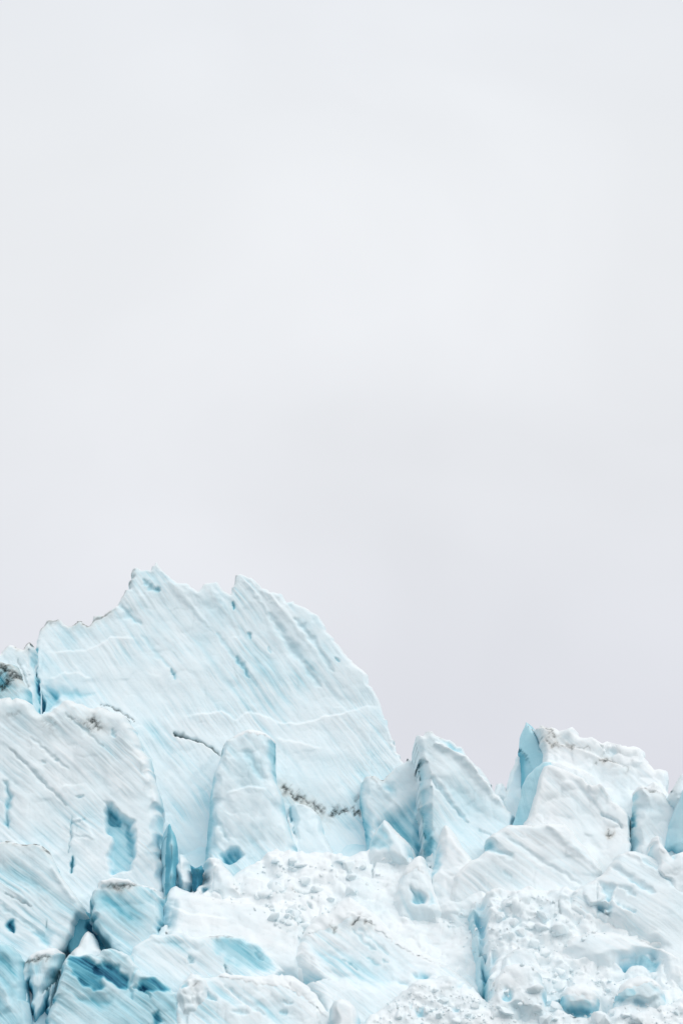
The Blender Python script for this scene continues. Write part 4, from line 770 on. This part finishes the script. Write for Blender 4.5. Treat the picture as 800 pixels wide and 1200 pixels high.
single(322, 1010, .7, 'long low white block on the shelf at the pillar foot', k=2, sc=(1.6, .8, .6))
single(350, 1014, .8, 'flat white block beside the long low one on the shelf', k=3, sc=(1.5, .8, .55))
single(585, 1077, .55, 'greyish block at the top right rim of the vertical cleft', k=4)
single(650, 1150, .5, 'white block left of the teal-bellied boulder top', k=5)
single(400, 1010, .6, 'low white block on the shelf under the dirty gray wall', k=6, sc=(1.5, .8, .6))
# fine rubble: far too small and many to count
def shard_arrays(seed, npts):
    r = random.Random(seed); bm = bmesh.new()
    for _ in range(npts):
        v = Vector((r.gauss(0, 1) * 1.2, r.gauss(0, 1), r.gauss(0, 1) * .8)); v = v.normalized() * r.uniform(.7, 1.1); bm.verts.new(v)
    h = bmesh.ops.convex_hull(bm, input=bm.verts)
    bmesh.ops.delete(bm, geom=list({g for g in h['geom_interior'] + h['geom_unused'] if isinstance(g, bmesh.types.BMVert)}), context='VERTS')
    bmesh.ops.triangulate(bm, faces=bm.faces); bm.verts.index_update()
    v = np.array([x.co[:] for x in bm.verts]); f = np.array([[x.index for x in fa.verts] for fa in bm.faces]); bm.free(); return v, f
SHARDS = [shard_arrays(300 + i, 10 + i % 4) for i in range(12)]
def rubble(label, P, n, s0, s1, dens=.5, pw=3):
    xs = [p[0] for p in P]; ys = [p[1] for p in P]; V = []; F = []; k = 0; tr = 0; off = 0; B = []
    while k < n and tr < n * 20:
        tr += 1; x = random.uniform(min(xs), max(xs)); y = random.uniform(min(ys), max(ys))
        if not inpoly(x, y, P): continue
        if any(((x - cx) / rx) ** 2 + ((y - cy) / ry) ** 2 < 1 for cx, cy, rx, ry in ((682, 1172, 24, 18), (752, 1160, 30, 17), (492, 1045, 26, 38), (608, 1150, 22, 16), (748, 1135, 32, 14))): continue
        if gn(np.array([x / 16.]), np.array([y / 11.]), 5)[0] < random.uniform(-.7, dens): continue
        d = depth_at(x, y)
        if d is None: continue
        r = s0 + (s1 - s0) * random.random() ** pw; dx, dy, dz = ray(x, y); t = (d + r * random.uniform(.2, .6)) / dy
        b, f = random.choice(SHARDS)
        M = (Vector((1, 0, 0)).to_track_quat('X', 'Z').to_matrix()); from_e = __import__('mathutils').Euler((random.uniform(-.9, .9), random.uniform(-.9, .9), random.random() * 6.28)).to_matrix()
        b = (b * r * RNG.uniform(.7, 1.3, (1, 3))) @ np.array(from_e).T
        V.append(b + np.array([dx * t, dy * t, CAM[2] + dz * t])); F.append(f + off); off += len(b); k += 1
        B.append(np.full(len(b), random.choice((.0, .03, .06, .14))))
    if not V: return
    V = np.concatenate(V); n = len(V)
    me = new_mesh('ice_rubble', V, [np.concatenate(F)], False, {'blue': np.concatenate(B), 'dust': np.full(n, .08), 'dirt': np.zeros(n)}, ICE)
    o = bpy.data.objects.new('ice_rubble', me); COL.objects.link(o); o['kind'] = 'stuff'; o['label'] = label; o['category'] = 'ice rubble'
rubble('broken ice crumbs strewn over the snow shelf and gully', [(240,1050),(300,1012),(480,1000),(500,1040),(420,1056),(352,1108),(300,1085)], 130, .08, .3, .9, 2.6)
rubble('broken ice crumbs on the crumbly slope right of the cleft', [(520,1082),(560,1056),(575,1050),(672,1050),(700,1085),(720,1095),(650,1118),(600,1120),(560,1130)], 130, .08, .3, .9, 2.6)
rubble('broken ice crumbs packed between the boulders at lower right', [(575,1140),(640,1120),(715,1140),(790,1150),(800,1205),(560,1205)], 220, .08, .35, .9, 3)
rubble('coarse snow crumbs covering the granular mound at the bottom', [(425,1205),(450,1180),(490,1155),(550,1158),(600,1195),(600,1205)], 300, .07, .18, .8)
